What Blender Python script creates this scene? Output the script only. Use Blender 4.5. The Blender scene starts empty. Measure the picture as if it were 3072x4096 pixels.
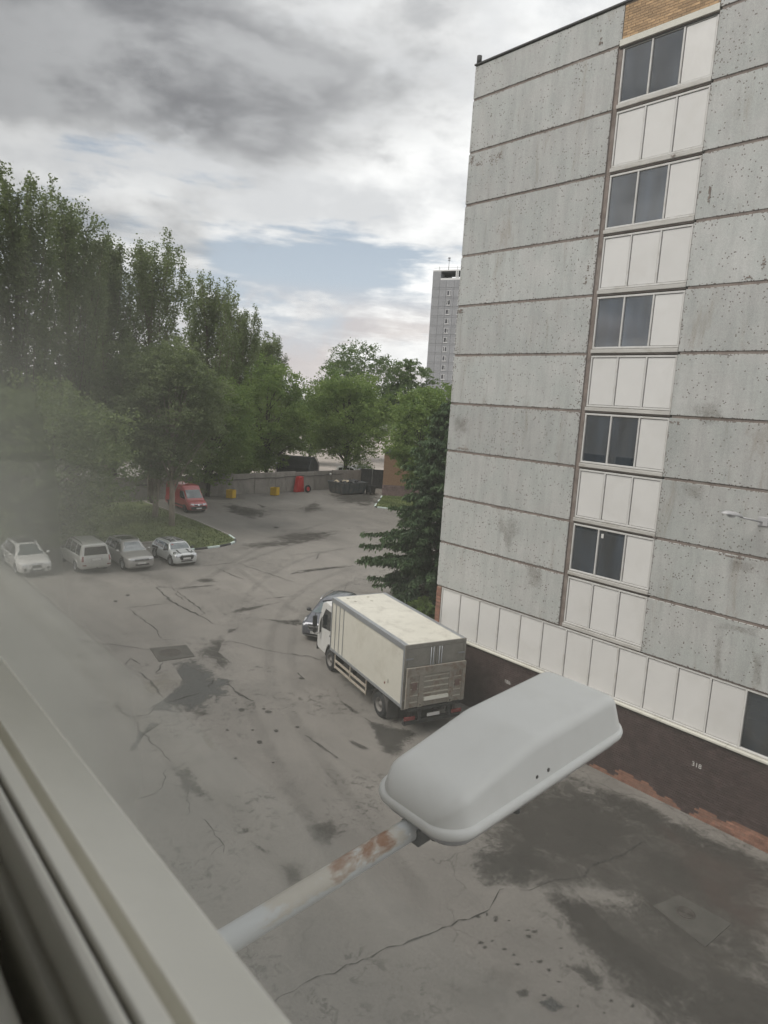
import bpy, bmesh, math, random
import numpy as np
from mathutils import Vector, Matrix
from mathutils.bvhtree import BVHTree

random.seed(7)
rng = np.random.default_rng(11)
scene = bpy.context.scene
COL = scene.collection

# ------------------------------------------------------------------ camera
# x runs along the panel building's facade towards the viewer, y into that building, z up; ground at z = 0
CAM = Vector((19.296, -19.917, 11.531))
FPX = 2819.1                                    # focal length in pixels of the 3072 px wide photograph
AX = Matrix(((0.6494, 0.7580, 0.0613), (0.1574, -0.0551, -0.9860), (-0.7440, 0.6499, -0.1551)))  # right, down, forward
cam_data = bpy.data.cameras.new('camera')
cam = bpy.data.objects.new('camera', cam_data)
COL.objects.link(cam)
scene.camera = cam
cam.matrix_world = Matrix((
    (AX[0][0], -AX[1][0], -AX[2][0], CAM.x),
    (AX[0][1], -AX[1][1], -AX[2][1], CAM.y),
    (AX[0][2], -AX[1][2], -AX[2][2], CAM.z),
    (0, 0, 0, 1)))
cam_data.sensor_fit = 'HORIZONTAL'
cam_data.sensor_width = 36.0
cam_data.lens = 36.0 * FPX / 3072.0
cam_data.clip_start = 0.01
cam_data.clip_end = 3000
cam_data.dof.use_dof = True
cam_data.dof.focus_distance = 32.0
cam_data.dof.aperture_fstop = cam_data.lens / 2.6      # a phone lens: about 2.6 mm of aperture

# ------------------------------------------------------------------ light
SUN_EL, SUN_AZ = 52.0, math.atan2(-0.93, -0.36)          # azimuth of the sun as an angle in the xy plane
sd = Vector((math.cos(SUN_AZ) * math.cos(math.radians(SUN_EL)), math.sin(SUN_AZ) * math.cos(math.radians(SUN_EL)), math.sin(math.radians(SUN_EL))))
sun_data = bpy.data.lights.new('sun', 'SUN')
sun_data.energy = 2.3
sun_data.angle = math.radians(38)
sun_data.color = (1.0, 0.95, 0.88)
sun = bpy.data.objects.new('sun', sun_data)
sun.rotation_euler = sd.to_track_quat('Z', 'Y').to_euler()
sun.location = (0, 0, 60)
COL.objects.link(sun)

class NT:
    """small helper to write node trees"""
    def __init__(s, tree):
        s.t = tree
        tree.nodes.clear()
    def n(s, typ, ins=None, **kw):
        nd = s.t.nodes.new(typ)
        for k, v in kw.items():
            setattr(nd, k, v)
        for k, v in (ins or {}).items():
            i = nd.inputs[k]
            if isinstance(v, bpy.types.NodeSocket):
                s.t.links.new(v, i)
            elif isinstance(v, bpy.types.Node):
                s.t.links.new(v.outputs[0], i)
            else:
                if hasattr(i.default_value, '__len__') and not hasattr(v, '__len__'):
                    v = [v] * len(i.default_value)
                elif hasattr(v, '__len__') and hasattr(i.default_value, '__len__') and len(v) == 3 and len(i.default_value) == 4:
                    v = tuple(v) + (1.0,)
                i.default_value = v
        return nd
    def m(s, op, a, b=None, c=None, clamp=False):
        ins = {0: a}
        if b is not None: ins[1] = b
        if c is not None: ins[2] = c
        return s.n('ShaderNodeMath', ins, operation=op, use_clamp=clamp).outputs[0]
    def v(s, op, a, b=None, out=0):
        ins = {0: a}
        if b is not None: ins[1] = b
        return s.n('ShaderNodeVectorMath', ins, operation=op).outputs[out]
    def noise(s, vec, scale, detail=4, rough=0.55, dist=0.0):
        return s.n('ShaderNodeTexNoise', {'Vector': vec, 'Scale': scale, 'Detail': detail, 'Roughness': rough, 'Distortion': dist}).outputs[0]
    def ramp(s, val, a, b, lo=0.0, hi=1.0, smooth=True):
        return s.n('ShaderNodeMapRange', {'Value': val, 'From Min': a, 'From Max': b, 'To Min': lo, 'To Max': hi},
                   interpolation_type='SMOOTHSTEP' if smooth else 'LINEAR').outputs[0]
    def mix(s, f, a, b, mode='MIX'):
        nd = s.n('ShaderNodeMix', None, data_type='RGBA', blend_type=mode)
        for i, v in ((0, f), (6, a), (7, b)):
            if isinstance(v, (bpy.types.NodeSocket)):
                s.t.links.new(v, nd.inputs[i])
            elif i == 0:
                nd.inputs[0].default_value = v
            else:
                nd.inputs[i].default_value = tuple(v) + (1.0,) if len(v) == 3 else v
        return nd.outputs[2]
    def vec(s, x, y, z):
        return s.n('ShaderNodeCombineXYZ', {0: x, 1: y, 2: z}).outputs[0]
    def sep(s, v):
        return s.n('ShaderNodeSeparateXYZ', {0: v}).outputs

world = bpy.data.worlds.new('World')
scene.world = world
world.use_nodes = True
w = NT(world.node_tree)
d = w.v('NORMALIZE', w.n('ShaderNodeTexCoord').outputs['Generated'])
dx, dy, dz = w.sep(d)[0:3]
el = w.m('MAXIMUM', dz, 0.0)
fwd = w.v('DOT_PRODUCT', d, (-0.753, 0.658, 0.0), out=1)
rgt = w.v('DOT_PRODUCT', d, (0.658, 0.753, 0.0), out=1)
sky = w.n('ShaderNodeTexSky', None, sky_type='NISHITA', sun_disc=False, sun_elevation=math.radians(SUN_EL),
          sun_rotation=math.pi / 2 - SUN_AZ, altitude=150.0, air_density=1.0, dust_density=2.2, ozone_density=1.0)
blue = w.mix(1.0, sky.outputs[0], (0.08, 0.08, 0.08), 'MULTIPLY')
q1 = w.vec(w.m('MULTIPLY', rgt, 1.15), w.m('MULTIPLY', fwd, 1.15), w.m('MULTIPLY', el, 2.6))
n_big = w.noise(w.v('ADD', q1, (2.35, 0.9, 4.4)), 1.75, 8, 0.55, 0.12)
n_mid = w.noise(w.v('ADD', q1, (7.3, 2.1, 0.6)), 4.2, 9, 0.58, 0.15)
n_str = w.noise(w.vec(w.m('MULTIPLY', rgt, 2.6), w.m('MULTIPLY', fwd, 2.0), w.m('MULTIPLY', el, 15.0)), 1.6, 9, 0.60, 0.2)
# thin high cloud: streaks low down, closing to a white deck higher up
k_white = w.ramp(el, 0.14, 0.34, -0.105, 0.36)
low = w.ramp(el, 0.02, 0.12, 0.06, 0.0)
wn_ = w.m('ADD', w.m('MULTIPLY', n_str, 0.62), w.m('MULTIPLY', n_mid, 0.38))
wsum = w.m('ADD', w.m('ADD', w.m('ADD', w.m('MULTIPLY', w.m('SUBTRACT', wn_, 0.5), 2.2), 0.5), k_white), low)
white = w.ramp(wsum, 0.35, 0.60)
# cumulus near the horizon
n_cu = w.noise(w.vec(w.m('MULTIPLY', rgt, 5.5), w.m('MULTIPLY', fwd, 3.0), w.m('MULTIPLY', el, 11.0)), 1.15, 9, 0.55, 0.15)
cum = w.m('MULTIPLY', w.ramp(n_cu, 0.43, 0.54), w.m('MULTIPLY', w.ramp(el, 0.015, 0.05), w.ramp(el, 0.16, 0.10)))
# broken grey cloud, thickest towards the left
k_dark = w.ramp(el, 0.23, 0.41, -0.20, 0.125)
side = w.ramp(rgt, -0.42, 0.25, 0.19, -0.11)
dn_ = w.m('ADD', w.m('MULTIPLY', n_big, 0.55), w.m('MULTIPLY', n_mid, 0.45))
dsum = w.m('ADD', w.m('ADD', w.m('ADD', w.m('MULTIPLY', w.m('SUBTRACT', dn_, 0.5), 1.6), 0.5), k_dark), side)
dark = w.ramp(dsum, 0.47, 0.68)
haze_c = w.mix(w.ramp(el, 0.0, 0.15), (0.60, 0.555, 0.55), (0.49, 0.55, 0.62))
base = w.mix(w.ramp(el, 0.06, 0.32, 0.92, 0.52), blue, haze_c)
over = w.ramp(el, 0.36, 0.95, 1.0, 1.45, False)           # an overcast dome is brightest overhead
wcol = w.mix(w.ramp(n_mid, 0.36, 0.62), (0.62, 0.625, 0.635), (0.95, 0.947, 0.937))
wcol = w.v('SCALE', wcol); w.t.links.new(over, wcol.node.inputs['Scale'])
c1 = w.mix(w.m('MULTIPLY', cum, 0.8), base, w.mix(w.ramp(n_mid, 0.4, 0.6), (0.54, 0.50, 0.50), (0.70, 0.645, 0.615)))
c2 = w.mix(w.m('MULTIPLY', white, 0.93), c1, wcol)
dcol = w.mix(w.ramp(n_mid, 0.34, 0.64), (0.165, 0.169, 0.182), (0.39, 0.396, 0.41))
dcol = w.v('SCALE', dcol); w.t.links.new(over, dcol.node.inputs['Scale'])
c3 = w.mix(w.m('MULTIPLY', dark, 0.93), c2, dcol)
below = w.mix(w.ramp(dz, -0.02, 0.0), (0.22, 0.22, 0.21), c3)
bg = w.n('ShaderNodeBackground', {'Color': below, 'Strength': 1.0})
w.n('ShaderNodeOutputWorld', {0: bg})

scene.view_settings.view_transform = 'Standard'
scene.view_settings.look = 'None'
scene.view_settings.exposure = 0.42
scene.view_settings.gamma = 1.0
scene.view_settings.use_curve_mapping = False
scene.render.engine = 'CYCLES'
scene.cycles.use_denoising = True
scene.cycles.use_adaptive_sampling = True
scene.cycles.adaptive_threshold = 0.025
scene.cycles.max_bounces = 6
scene.cycles.transparent_max_bounces = 24
scene.cycles.sample_clamp_indirect = 6.0

# ------------------------------------------------------------------ helpers
def ray(px, py):
    a, b = (px - 1536) / FPX, (py - 2048) / FPX
    return AX[0] * a + AX[1] * b + AX[2]
def G(px, py, z=0.0):                            # where the sight line through a photo point meets height z
    r = ray(px, py)
    return CAM + r * ((z - CAM.z) / r.z)
def far(px, dist, py=1560):                      # ground point at a distance in the direction of a photo column
    r = ray(px, py)
    k = dist / math.hypot(r.x, r.y)
    return Vector((CAM.x + r.x * k, CAM.y + r.y * k, 0.0))

def tag(o, label=None, cat=None, group=None, kind=None):
    for k, v in (('label', label), ('category', cat), ('group', group), ('kind', kind)):
        if v: o[k] = v
    return o
def empty(name, loc=(0, 0, 0), rz=0.0):
    o = bpy.data.objects.new(name, None)
    o.empty_display_size = 0.2
    o.location = loc
    o.rotation_euler = (0, 0, rz)
    COL.objects.link(o)
    return o
def link(name, me, parent=None, loc=None, rot=None):
    o = bpy.data.objects.new(name, me)
    COL.objects.link(o)
    if parent: o.parent = parent
    if loc is not None: o.location = loc
    if rot is not None: o.rotation_euler = rot
    return o
def mesh_np(name, V, F, mat, smooth=False, attr=None):
    """fast mesh from numpy arrays, F (n,k) of equal-sided faces"""
    me = bpy.data.meshes.new(name)
    V = np.asarray(V, dtype=np.float32); F = np.asarray(F, dtype=np.int32)
    k = F.shape[1]
    me.vertices.add(len(V)); me.vertices.foreach_set('co', V.ravel())
    me.loops.add(F.size); me.loops.foreach_set('vertex_index', F.ravel())
    me.polygons.add(len(F)); me.polygons.foreach_set('loop_start', np.arange(0, F.size, k, dtype=np.int32))
    if smooth: me.polygons.foreach_set('use_smooth', np.ones(len(F), dtype=bool))
    me.update(calc_edges=True)
    if attr is not None:
        for nm, vals in attr.items():
            a = me.attributes.new(nm, 'FLOAT', 'POINT')
            a.data.foreach_set('value', np.asarray(vals, dtype=np.float32))
    me.materials.append(mat)
    return me

class MB:
    """collects boxes, tubes and patches into one mesh"""
    def __init__(s): s.v = []; s.f = []; s.sm = []
    def add(s, V, F, smooth=False):
        b = len(s.v)
        s.v.extend([tuple(q) for q in V]); s.f.extend([tuple(i + b for i in q) for q in F]); s.sm.extend([smooth] * len(F))
        return s
    def box(s, x0, x1, y0, y1, z0, z1):
        V = [(x, y, z) for z in (z0, z1) for y in (y0, y1) for x in (x0, x1)]
        return s.add(V, [(0, 2, 3, 1), (4, 5, 7, 6), (0, 1, 5, 4), (2, 6, 7, 3), (0, 4, 6, 2), (1, 3, 7, 5)])
    def obox(s, c, size, rot=(0, 0, 0), taper=1.0):
        from mathutils import Euler
        R = Euler(rot).to_matrix()
        hx, hy, hz = size[0] / 2, size[1] / 2, size[2] / 2
        V = []
        for z in (-hz, hz):
            t = taper if z > 0 else 1.0
            for y in (-hy, hy):
                for x in (-hx, hx): V.append(R @ Vector((x * t, y * t, z)) + Vector(c))
        return s.add(V, [(0, 2, 3, 1), (4, 5, 7, 6), (0, 1, 5, 4), (2, 6, 7, 3), (0, 4, 6, 2), (1, 3, 7, 5)])
    def tube(s, pts, radii, n=8, caps=True):
        pts = [Vector(q) for q in pts]
        if not hasattr(radii, '__len__'): radii = [radii] * len(pts)
        V = []; F = []
        up = None
        for i, q in enumerate(pts):
            t = (pts[min(i + 1, len(pts) - 1)] - pts[max(i - 1, 0)])
            t = t.normalized() if t.length > 1e-9 else Vector((0, 0, 1))
            if up is None:
                up = Vector((0, 0, 1)) if abs(t.z) < 0.9 else Vector((1, 0, 0))
            a = t.cross(up)
            a = a.normalized() if a.length > 1e-6 else Vector((1, 0, 0))
            b = a.cross(t).normalized()
            up = b
            for k in range(n):
                th = 2 * math.pi * k / n
                V.append(q + (a * math.cos(th) + b * math.sin(th)) * radii[i])
        for i in range(len(pts) - 1):
            for k in range(n):
                F.append((i * n + k, i * n + (k + 1) % n, (i + 1) * n + (k + 1) % n, (i + 1) * n + k))
        if caps:
            F.append(tuple(range(n - 1, -1, -1))); F.append(tuple((len(pts) - 1) * n + k for k in range(n)))
        return s.add(V, F, True)
    def lathe(s, prof, axis='Y', n=20, c=(0, 0, 0)):
        """prof: list of (radius, offset along axis)"""
        V = []; F = []
        for r, h in prof:
            for k in range(n):
                t = 2 * math.pi * k / n
                a, b = r * math.cos(t), r * math.sin(t)
                q = {'Y': (a, h, b), 'Z': (a, b, h), 'X': (h, a, b)}[axis]
                V.append((q[0] + c[0], q[1] + c[1], q[2] + c[2]))
        for i in range(len(prof) - 1):
            for k in range(n):
                F.append((i * n + k, i * n + (k + 1) % n, (i + 1) * n + (k + 1) % n, (i + 1) * n + k))
        return s.add(V, F, True)
    def prism(s, poly, h0, h1, axis='Z'):
        """extrude a 2D outline between two levels of an axis"""
        n = len(poly)
        def co(p, h): return {'Z': (p[0], p[1], h), 'Y': (p[0], h, p[1]), 'X': (h, p[0], p[1])}[axis]
        V = [co(p, h0) for p in poly] + [co(p, h1) for p in poly]
        F = [tuple(range(n - 1, -1, -1)), tuple(range(n, 2 * n))] + [(k, (k + 1) % n, n + (k + 1) % n, n + k) for k in range(n)]
        return s.add(V, F)
    def mesh(s, name, mat, bev=0.0, seg=2, recalc=True):
        me = bpy.data.meshes.new(name)
        me.from_pydata(s.v, [], s.f)
        me.polygons.foreach_set('use_smooth', s.sm)
        if recalc or bev:
            bm = bmesh.new(); bm.from_mesh(me)
            bmesh.ops.recalc_face_normals(bm, faces=bm.faces[:])
            if bev:
                es = [e for e in bm.edges if len(e.link_faces) == 2 and e.calc_face_angle(0) > 0.6]
                bmesh.ops.bevel(bm, geom=es, offset=bev, segments=seg, affect='EDGES', profile=0.5)
            bm.to_mesh(me); bm.free()
        me.materials.append(mat)
        return me
    def build(s, name, mat, parent=None, bev=0.0, seg=2, loc=None, rot=None):
        return link(name, s.mesh(name, mat, bev, seg), parent, loc, rot)

# ------------------------------------------------------------------ materials
MATS = {}
def new_mat(name):
    m = bpy.data.materials.new(name); m.use_nodes = True
    MATS[name] = m
    return m, NT(m.node_tree)
def pbr(name, col, rough=0.6, metal=0.0, var=0.15, scale=6.0, dirt=None, dirt_amt=0.0, dirt_scale=3.0, bump=0.0, spec=0.5, coat=0.0, rnd=0.0, ior=None, stretch=None):
    """principled with a noisy tint, optional dirt patches, bump and per-object variation"""
    m, t = new_mat(name)
    oi = t.n('ShaderNodeObjectInfo')
    tc = t.n('ShaderNodeTexCoord').outputs['Object']
    off = t.v('SCALE', (17.0, 31.0, 9.0)); off.node.inputs['Scale'].default_value = 1.0
    t.t.links.new(oi.outputs['Random'], off.node.inputs['Scale'])
    p = t.v('ADD', tc, off)
    if stretch: p = t.v('MULTIPLY', p, stretch)
    nz = t.noise(p, scale, 5, 0.6)
    f = t.ramp(nz, 0.3, 0.7, 1 - var, 1 + var, False)
    if rnd:
        f = t.m('MULTIPLY', f, t.ramp(oi.outputs['Random'], 0, 1, 1 - rnd, 1 + rnd, False))
    c = t.v('SCALE', tuple(col)); t.t.links.new(f, c.node.inputs['Scale'])
    if dirt:
        nd = t.noise(p, dirt_scale, 7, 0.65, 0.4)
        c = t.mix(t.m('MULTIPLY', t.ramp(nd, 0.48, 0.68), dirt_amt), c, dirt)
    ins = {'Base Color': c, 'Roughness': rough, 'Metallic': metal, 'Specular IOR Level': spec, 'Coat Weight': coat, 'Coat Roughness': 0.05}
    if ior: ins['IOR'] = ior
    b = t.n('ShaderNodeBsdfPrincipled', ins)
    if bump:
        bn = t.n('ShaderNodeBump', {'Height': t.noise(p, scale * 4, 6, 0.7), 'Strength': bump, 'Distance': 0.02})
        t.t.links.new(bn.outputs[0], b.inputs['Normal'])
    t.n('ShaderNodeOutputMaterial', {0: b})
    return m

def ground_mat(name, col, stain, amt=0.5):
    m, t = new_mat(name)
    p = t.n('ShaderNodeNewGeometry').outputs['Position']
    big = t.noise(p, 0.09, 6, 0.6, 0.6)
    mid = t.noise(p, 0.55, 7, 0.62, 0.5)
    run = t.noise(t.v('MULTIPLY', p, (0.12, 0.6, 1.0)), 1.0, 6, 0.6, 0.8)     # tyre-polished lanes along the yard
    fin = t.noise(p, 14.0, 6, 0.75)
    grit = t.noise(p, 70.0, 3, 0.7)
    f = t.m('ADD', t.ramp(big, 0.3, 0.7, -0.14, 0.14, False), t.m('ADD', t.ramp(mid, 0.3, 0.7, -0.13, 0.13, False), t.m('ADD', t.ramp(run, 0.3, 0.7, -0.10, 0.10, False), t.m('ADD', t.ramp(fin, 0.25, 0.75, -0.22, 0.22, False), t.ramp(grit, 0.3, 0.7, -0.18, 0.18, False)))))
    c = t.v('SCALE', tuple(col)); t.t.links.new(t.m('ADD', f, 1.0), c.node.inputs['Scale'])
    c = t.mix(t.m('MULTIPLY', t.ramp(t.noise(p, 0.22, 8, 0.68, 0.9), 0.53, 0.72), amt), c, stain)
    pit = t.m('MULTIPLY', t.ramp(t.noise(p, 3.4, 9, 0.75, 0.8), 0.535, 0.585), t.ramp(t.noise(t.v('ADD', p, (9.0, 4.0, 0.0)), 0.20, 5, 0.6), 0.49, 0.62))
    c = t.mix(t.m('MULTIPLY', pit, 0.75), c, (0.062, 0.058, 0.052))
    # fine crazing
    vo = t.n('ShaderNodeTexVoronoi', {'Vector': t.v('ADD', p, t.v('SCALE', t.n('ShaderNodeTexNoise', {'Vector': p, 'Scale': 1.2, 'Detail': 6.0}).outputs[1])), 'Scale': 0.35}, feature='DISTANCE_TO_EDGE').outputs[0]
    cr = t.m('MULTIPLY', t.ramp(vo, 0.010, 0.0), t.ramp(t.noise(p, 0.16, 4), 0.50, 0.62))
    c = t.mix(t.m('MULTIPLY', cr, 0.55), c, (0.035, 0.033, 0.03))
    b = t.n('ShaderNodeBsdfPrincipled', {'Base Color': c, 'Roughness': t.ramp(mid, 0.3, 0.7, 0.72, 0.95), 'Specular IOR Level': 0.3})
    bn = t.n('ShaderNodeBump', {'Height': t.m('ADD', fin, t.m('MULTIPLY', grit, 0.6)), 'Strength': 0.5, 'Distance': 0.012})
    t.t.links.new(bn.outputs[0], b.inputs['Normal'])
    t.n('ShaderNodeOutputMaterial', {0: b})
    return m
ground_mat('asphalt', (0.182, 0.170, 0.154), (0.090, 0.083, 0.074), 0.55)
ground_mat('pale_lot', (0.36, 0.32, 0.29), (0.22, 0.2, 0.18), 0.5)

def stain_mat(name, col, rough, strength, thr=0.42, soft=0.22, scale=1.6):
    """a stain or worn patch: ragged edge from noise against a fade attribute"""
    m, t = new_mat(name)
    p = t.n('ShaderNodeNewGeometry').outputs['Position']
    fd = t.n('ShaderNodeAttribute', None, attribute_name='fade').outputs['Fac']
    wp = t.v('ADD', p, t.v('SCALE', t.v('SUBTRACT', t.n('ShaderNodeTexNoise', {'Vector': p, 'Scale': 0.9, 'Detail': 5.0}).outputs[1], (0.5, 0.5, 0.5))))
    nz = t.m('ADD', t.m('MULTIPLY', t.noise(p, scale, 8, 0.70, 0.6), 0.66), t.m('MULTIPLY', t.noise(p, scale * 6, 7, 0.75), 0.34))
    a = t.ramp(t.m('ADD', t.m('MULTIPLY', fd, 0.75), t.m('MULTIPLY', t.m('SUBTRACT', nz, 0.5), 2.3)), thr - 0.18, thr - 0.18 + soft * 2.2)
    a = t.m('MULTIPLY', t.m('MULTIPLY', a, t.m('MULTIPLY', t.ramp(t.m('ADD', fd, t.m('MULTIPLY', t.m('SUBTRACT', t.noise(p, 2.2, 6, 0.7), 0.5), 1.3)), 0.10, 0.34), t.ramp(fd, 0.0, 0.07))), strength)
    c = t.v('SCALE', tuple(col)); t.t.links.new(t.ramp(t.noise(p, scale * 5, 6, 0.7), 0.3, 0.7, 0.75, 1.25, False), c.node.inputs['Scale'])
    b = t.n('ShaderNodeBsdfPrincipled', {'Base Color': c, 'Roughness': rough, 'Specular IOR Level': 0.35})
    mx = t.n('ShaderNodeMixShader', {0: a, 1: t.n('ShaderNodeBsdfTransparent'), 2: b})
    t.n('ShaderNodeOutputMaterial', {0: mx})
    return m
stain_mat('stain_dark', (0.052, 0.048, 0.042), 0.8, 0.66)
stain_mat('stain_soft', (0.062, 0.056, 0.049), 0.85, 0.72, 0.32, 0.34, 1.3)
stain_mat('stain_wet', (0.07, 0.071, 0.068), 0.45, 0.75, 0.34, 0.16, 1.4)
stain_mat('stain_pale', (0.24, 0.22, 0.175), 0.9, 0.5, 0.40, 0.35, 1.2)
stain_mat('stain_red', (0.095, 0.07, 0.06), 0.85, 0.6, 0.38, 0.5, 0.8)
stain_mat('tyre_track', (0.075, 0.07, 0.062), 0.7, 0.17, 0.22, 0.5, 0.9)
stain_mat('wall_damp', (0.17, 0.14, 0.11), 0.8, 0.36, 0.34, 0.45, 2.2)
def crack_mat():
    m, t = new_mat('crack')
    p = t.n('ShaderNodeNewGeometry').outputs['Position']
    a = t.ramp(t.noise(p, 5.0, 6, 0.7), 0.36, 0.56, 0.12, 0.88)
    b = t.n('ShaderNodeBsdfPrincipled', {'Base Color': (0.032, 0.03, 0.027, 1), 'Roughness': 0.95})
    t.n('ShaderNodeOutputMaterial', {0: t.n('ShaderNodeMixShader', {0: a, 1: t.n('ShaderNodeBsdfTransparent'), 2: b})})
crack_mat()

def grass_mat():
    m, t = new_mat('grass')
    p = t.n('ShaderNodeNewGeometry').outputs['Position']
    c = t.mix(t.ramp(t.noise(p, 0.5, 7, 0.65), 0.3, 0.7), (0.075, 0.100, 0.038), (0.145, 0.175, 0.066))
    c = t.mix(t.ramp(t.noise(p, 9.0, 5, 0.7), 0.45, 0.75), c, (0.10, 0.11, 0.055))
    b = t.n('ShaderNodeBsdfPrincipled', {'Base Color': c, 'Roughness': 0.9, 'Specular IOR Level': 0.2})
    bn = t.n('ShaderNodeBump', {'Height': t.noise(p, 12.0, 6, 0.7), 'Strength': 0.9, 'Distance': 0.08})
    t.t.links.new(bn.outputs[0], b.inputs['Normal'])
    t.n('ShaderNodeOutputMaterial', {0: b})
grass_mat()

def leaf_mat(name, a, b_, trans=0.35):
    m, t = new_mat(name)
    tint = t.n('ShaderNodeAttribute', None, attribute_name='tint').outputs['Fac']
    c = t.mix(tint, a, b_)
    df = t.n('ShaderNodeBsdfPrincipled', {'Base Color': c, 'Roughness': 0.6, 'Specular IOR Level': 0.3})
    tr = t.n('ShaderNodeBsdfTranslucent', {'Color': t.mix(0.5, c, (0.16, 0.22, 0.03))})
    mx = t.n('ShaderNodeMixShader', {0: trans, 1: df, 2: tr})
    t.n('ShaderNodeOutputMaterial', {0: mx})
leaf_mat('leaf_poplar', (0.12, 0.156, 0.082), (0.265, 0.31, 0.168), 0.5)
leaf_mat('leaf_green', (0.105, 0.178, 0.056), (0.275, 0.365, 0.115), 0.5)
leaf_mat('leaf_light', (0.115, 0.158, 0.074), (0.26, 0.315, 0.15), 0.5)
leaf_mat('leaf_dark', (0.074, 0.12, 0.058), (0.165, 0.23, 0.108), 0.46)
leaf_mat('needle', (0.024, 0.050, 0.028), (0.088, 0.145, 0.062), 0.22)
leaf_mat('needle_brown', (0.05, 0.035, 0.018), (0.10, 0.075, 0.035), 0.1)
pbr('bark', (0.12, 0.095, 0.075), 0.9, var=0.4, scale=5, bump=0.8, stretch=(1, 1, 0.25))
pbr('bark_dark', (0.045, 0.036, 0.03), 0.95, var=0.4, scale=5, bump=0.8, stretch=(1, 1, 0.25))
pbr('bark_pale', (0.24, 0.20, 0.165), 0.9, var=0.35, scale=4, bump=0.6, stretch=(1, 1, 0.25))

def tile_mat():
    """small square mosaic tiles with grout, lost tiles, rain streaks and chipped edges"""
    m, t = new_mat('mosaic_tiles')
    oi = t.n('ShaderNodeObjectInfo')
    rnd = oi.outputs['Random']
    tcn = t.n('ShaderNodeTexCoord')
    tc, gen = tcn.outputs['Object'], tcn.outputs['Generated']
    off = t.v('SCALE', (37.0, 0.0, 53.0)); t.t.links.new(rnd, off.node.inputs['Scale'])
    s = t.v('SCALE', tc); s.node.inputs['Scale'].default_value = 1 / 0.034
    cell = t.v('FLOOR', s)
    fr = t.v('FRACTION', s)
    fx, fy, fz = t.sep(fr)[0:3]
    ex = t.m('ABSOLUTE', t.m('SUBTRACT', fx, 0.5)); ez = t.m('ABSOLUTE', t.m('SUBTRACT', fz, 0.5))
    grout = t.ramp(t.m('MAXIMUM', ex, ez), 0.40, 0.44)
    cx, cy, cz = t.sep(cell)[0:3]
    cellv = t.v('ADD', t.vec(cx, 0.0, cz), off)
    wn = t.n('ShaderNodeTexWhiteNoise', {'Vector': cellv}).outputs[0]
    po = t.v('ADD', tc, off)
    clus = t.noise(po, 0.9, 4, 0.6)
    # lost tiles: sparse, in loose clusters, more along the panel edges
    gx, gy, gz = t.sep(gen)[0:3]
    edge = t.m('MAXIMUM', t.m('ABSOLUTE', t.m('SUBTRACT', gz, 0.5)), t.m('MULTIPLY', t.m('ADD', t.m('ABSOLUTE', t.m('SUBTRACT', gx, 0.5)), 0.340), 0.583))
    edge_n = t.ramp(t.m('ADD', edge, t.m('MULTIPLY', t.m('SUBTRACT', t.noise(po, 1.3, 5, 0.7), 0.5), 0.10)), 0.478, 0.497, 0.0, 0.9)
    prob = t.m('ADD', t.ramp(clus, 0.35, 0.68, 0.004, 0.040), t.m('MULTIPLY', edge_n, 0.30))
    prob = t.m('ADD', prob, t.ramp(t.noise(t.v('MULTIPLY', po, (1.0, 1.0, 2.2)), 1.1, 3, 0.5), 0.735, 0.79, 0.0, 0.6))
    lost = t.m('LESS_THAN', wn, prob)
    streak = t.noise(t.v('MULTIPLY', po, (2.6, 1.0, 0.35)), 1.4, 7, 0.65)
    big = t.noise(po, 0.45, 5, 0.6)
    wn2 = t.n('ShaderNodeTexWhiteNoise', {'Vector': t.v('ADD', cellv, (5.5, 2.5, 1.5))}).outputs[0]
    k = t.m('ADD', t.ramp(big, 0.3, 0.7, 0.93, 1.06, False), t.ramp(wn2, 0, 1, -0.06, 0.06, False))
    k = t.m('MULTIPLY', k, t.ramp(streak, 0.35, 0.7, 1.04, 0.86))
    k = t.m('MULTIPLY', k, t.ramp(rnd, 0, 1, 0.89, 1.08, False))
    tint = t.mix(t.ramp(t.noise(po, 0.8, 4), 0.35, 0.65), (0.425, 0.446, 0.432), (0.472, 0.476, 0.464))
    c = t.v('SCALE', tint); t.t.links.new(k, c.node.inputs['Scale'])
    c = t.mix(t.m('MULTIPLY', grout, 0.55), c, (0.28, 0.275, 0.265))
    # rust and damp runs
    c = t.mix(t.m('MULTIPLY', t.ramp(t.noise(t.v('MULTIPLY', po, (1.5, 1.0, 0.3)), 0.8, 6, 0.7, 0.4), 0.55, 0.70), 0.55), c, (0.25, 0.22, 0.18))
    c = t.mix(lost, c, (0.17, 0.15, 0.14))
    b = t.n('ShaderNodeBsdfPrincipled', {'Base Color': c, 'Roughness': t.m('ADD', t.m('MULTIPLY', lost, 0.4), 0.42), 'Specular IOR Level': 0.4})
    h = t.m('SUBTRACT', t.m('SUBTRACT', 1.0, t.m('MULTIPLY', grout, 0.5)), lost)
    bn = t.n('ShaderNodeBump', {'Height': h, 'Strength': 0.5, 'Distance': 0.006})
    t.t.links.new(bn.outputs[0], b.inputs['Normal'])
    t.n('ShaderNodeOutputMaterial', {0: b})
tile_mat()

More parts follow.
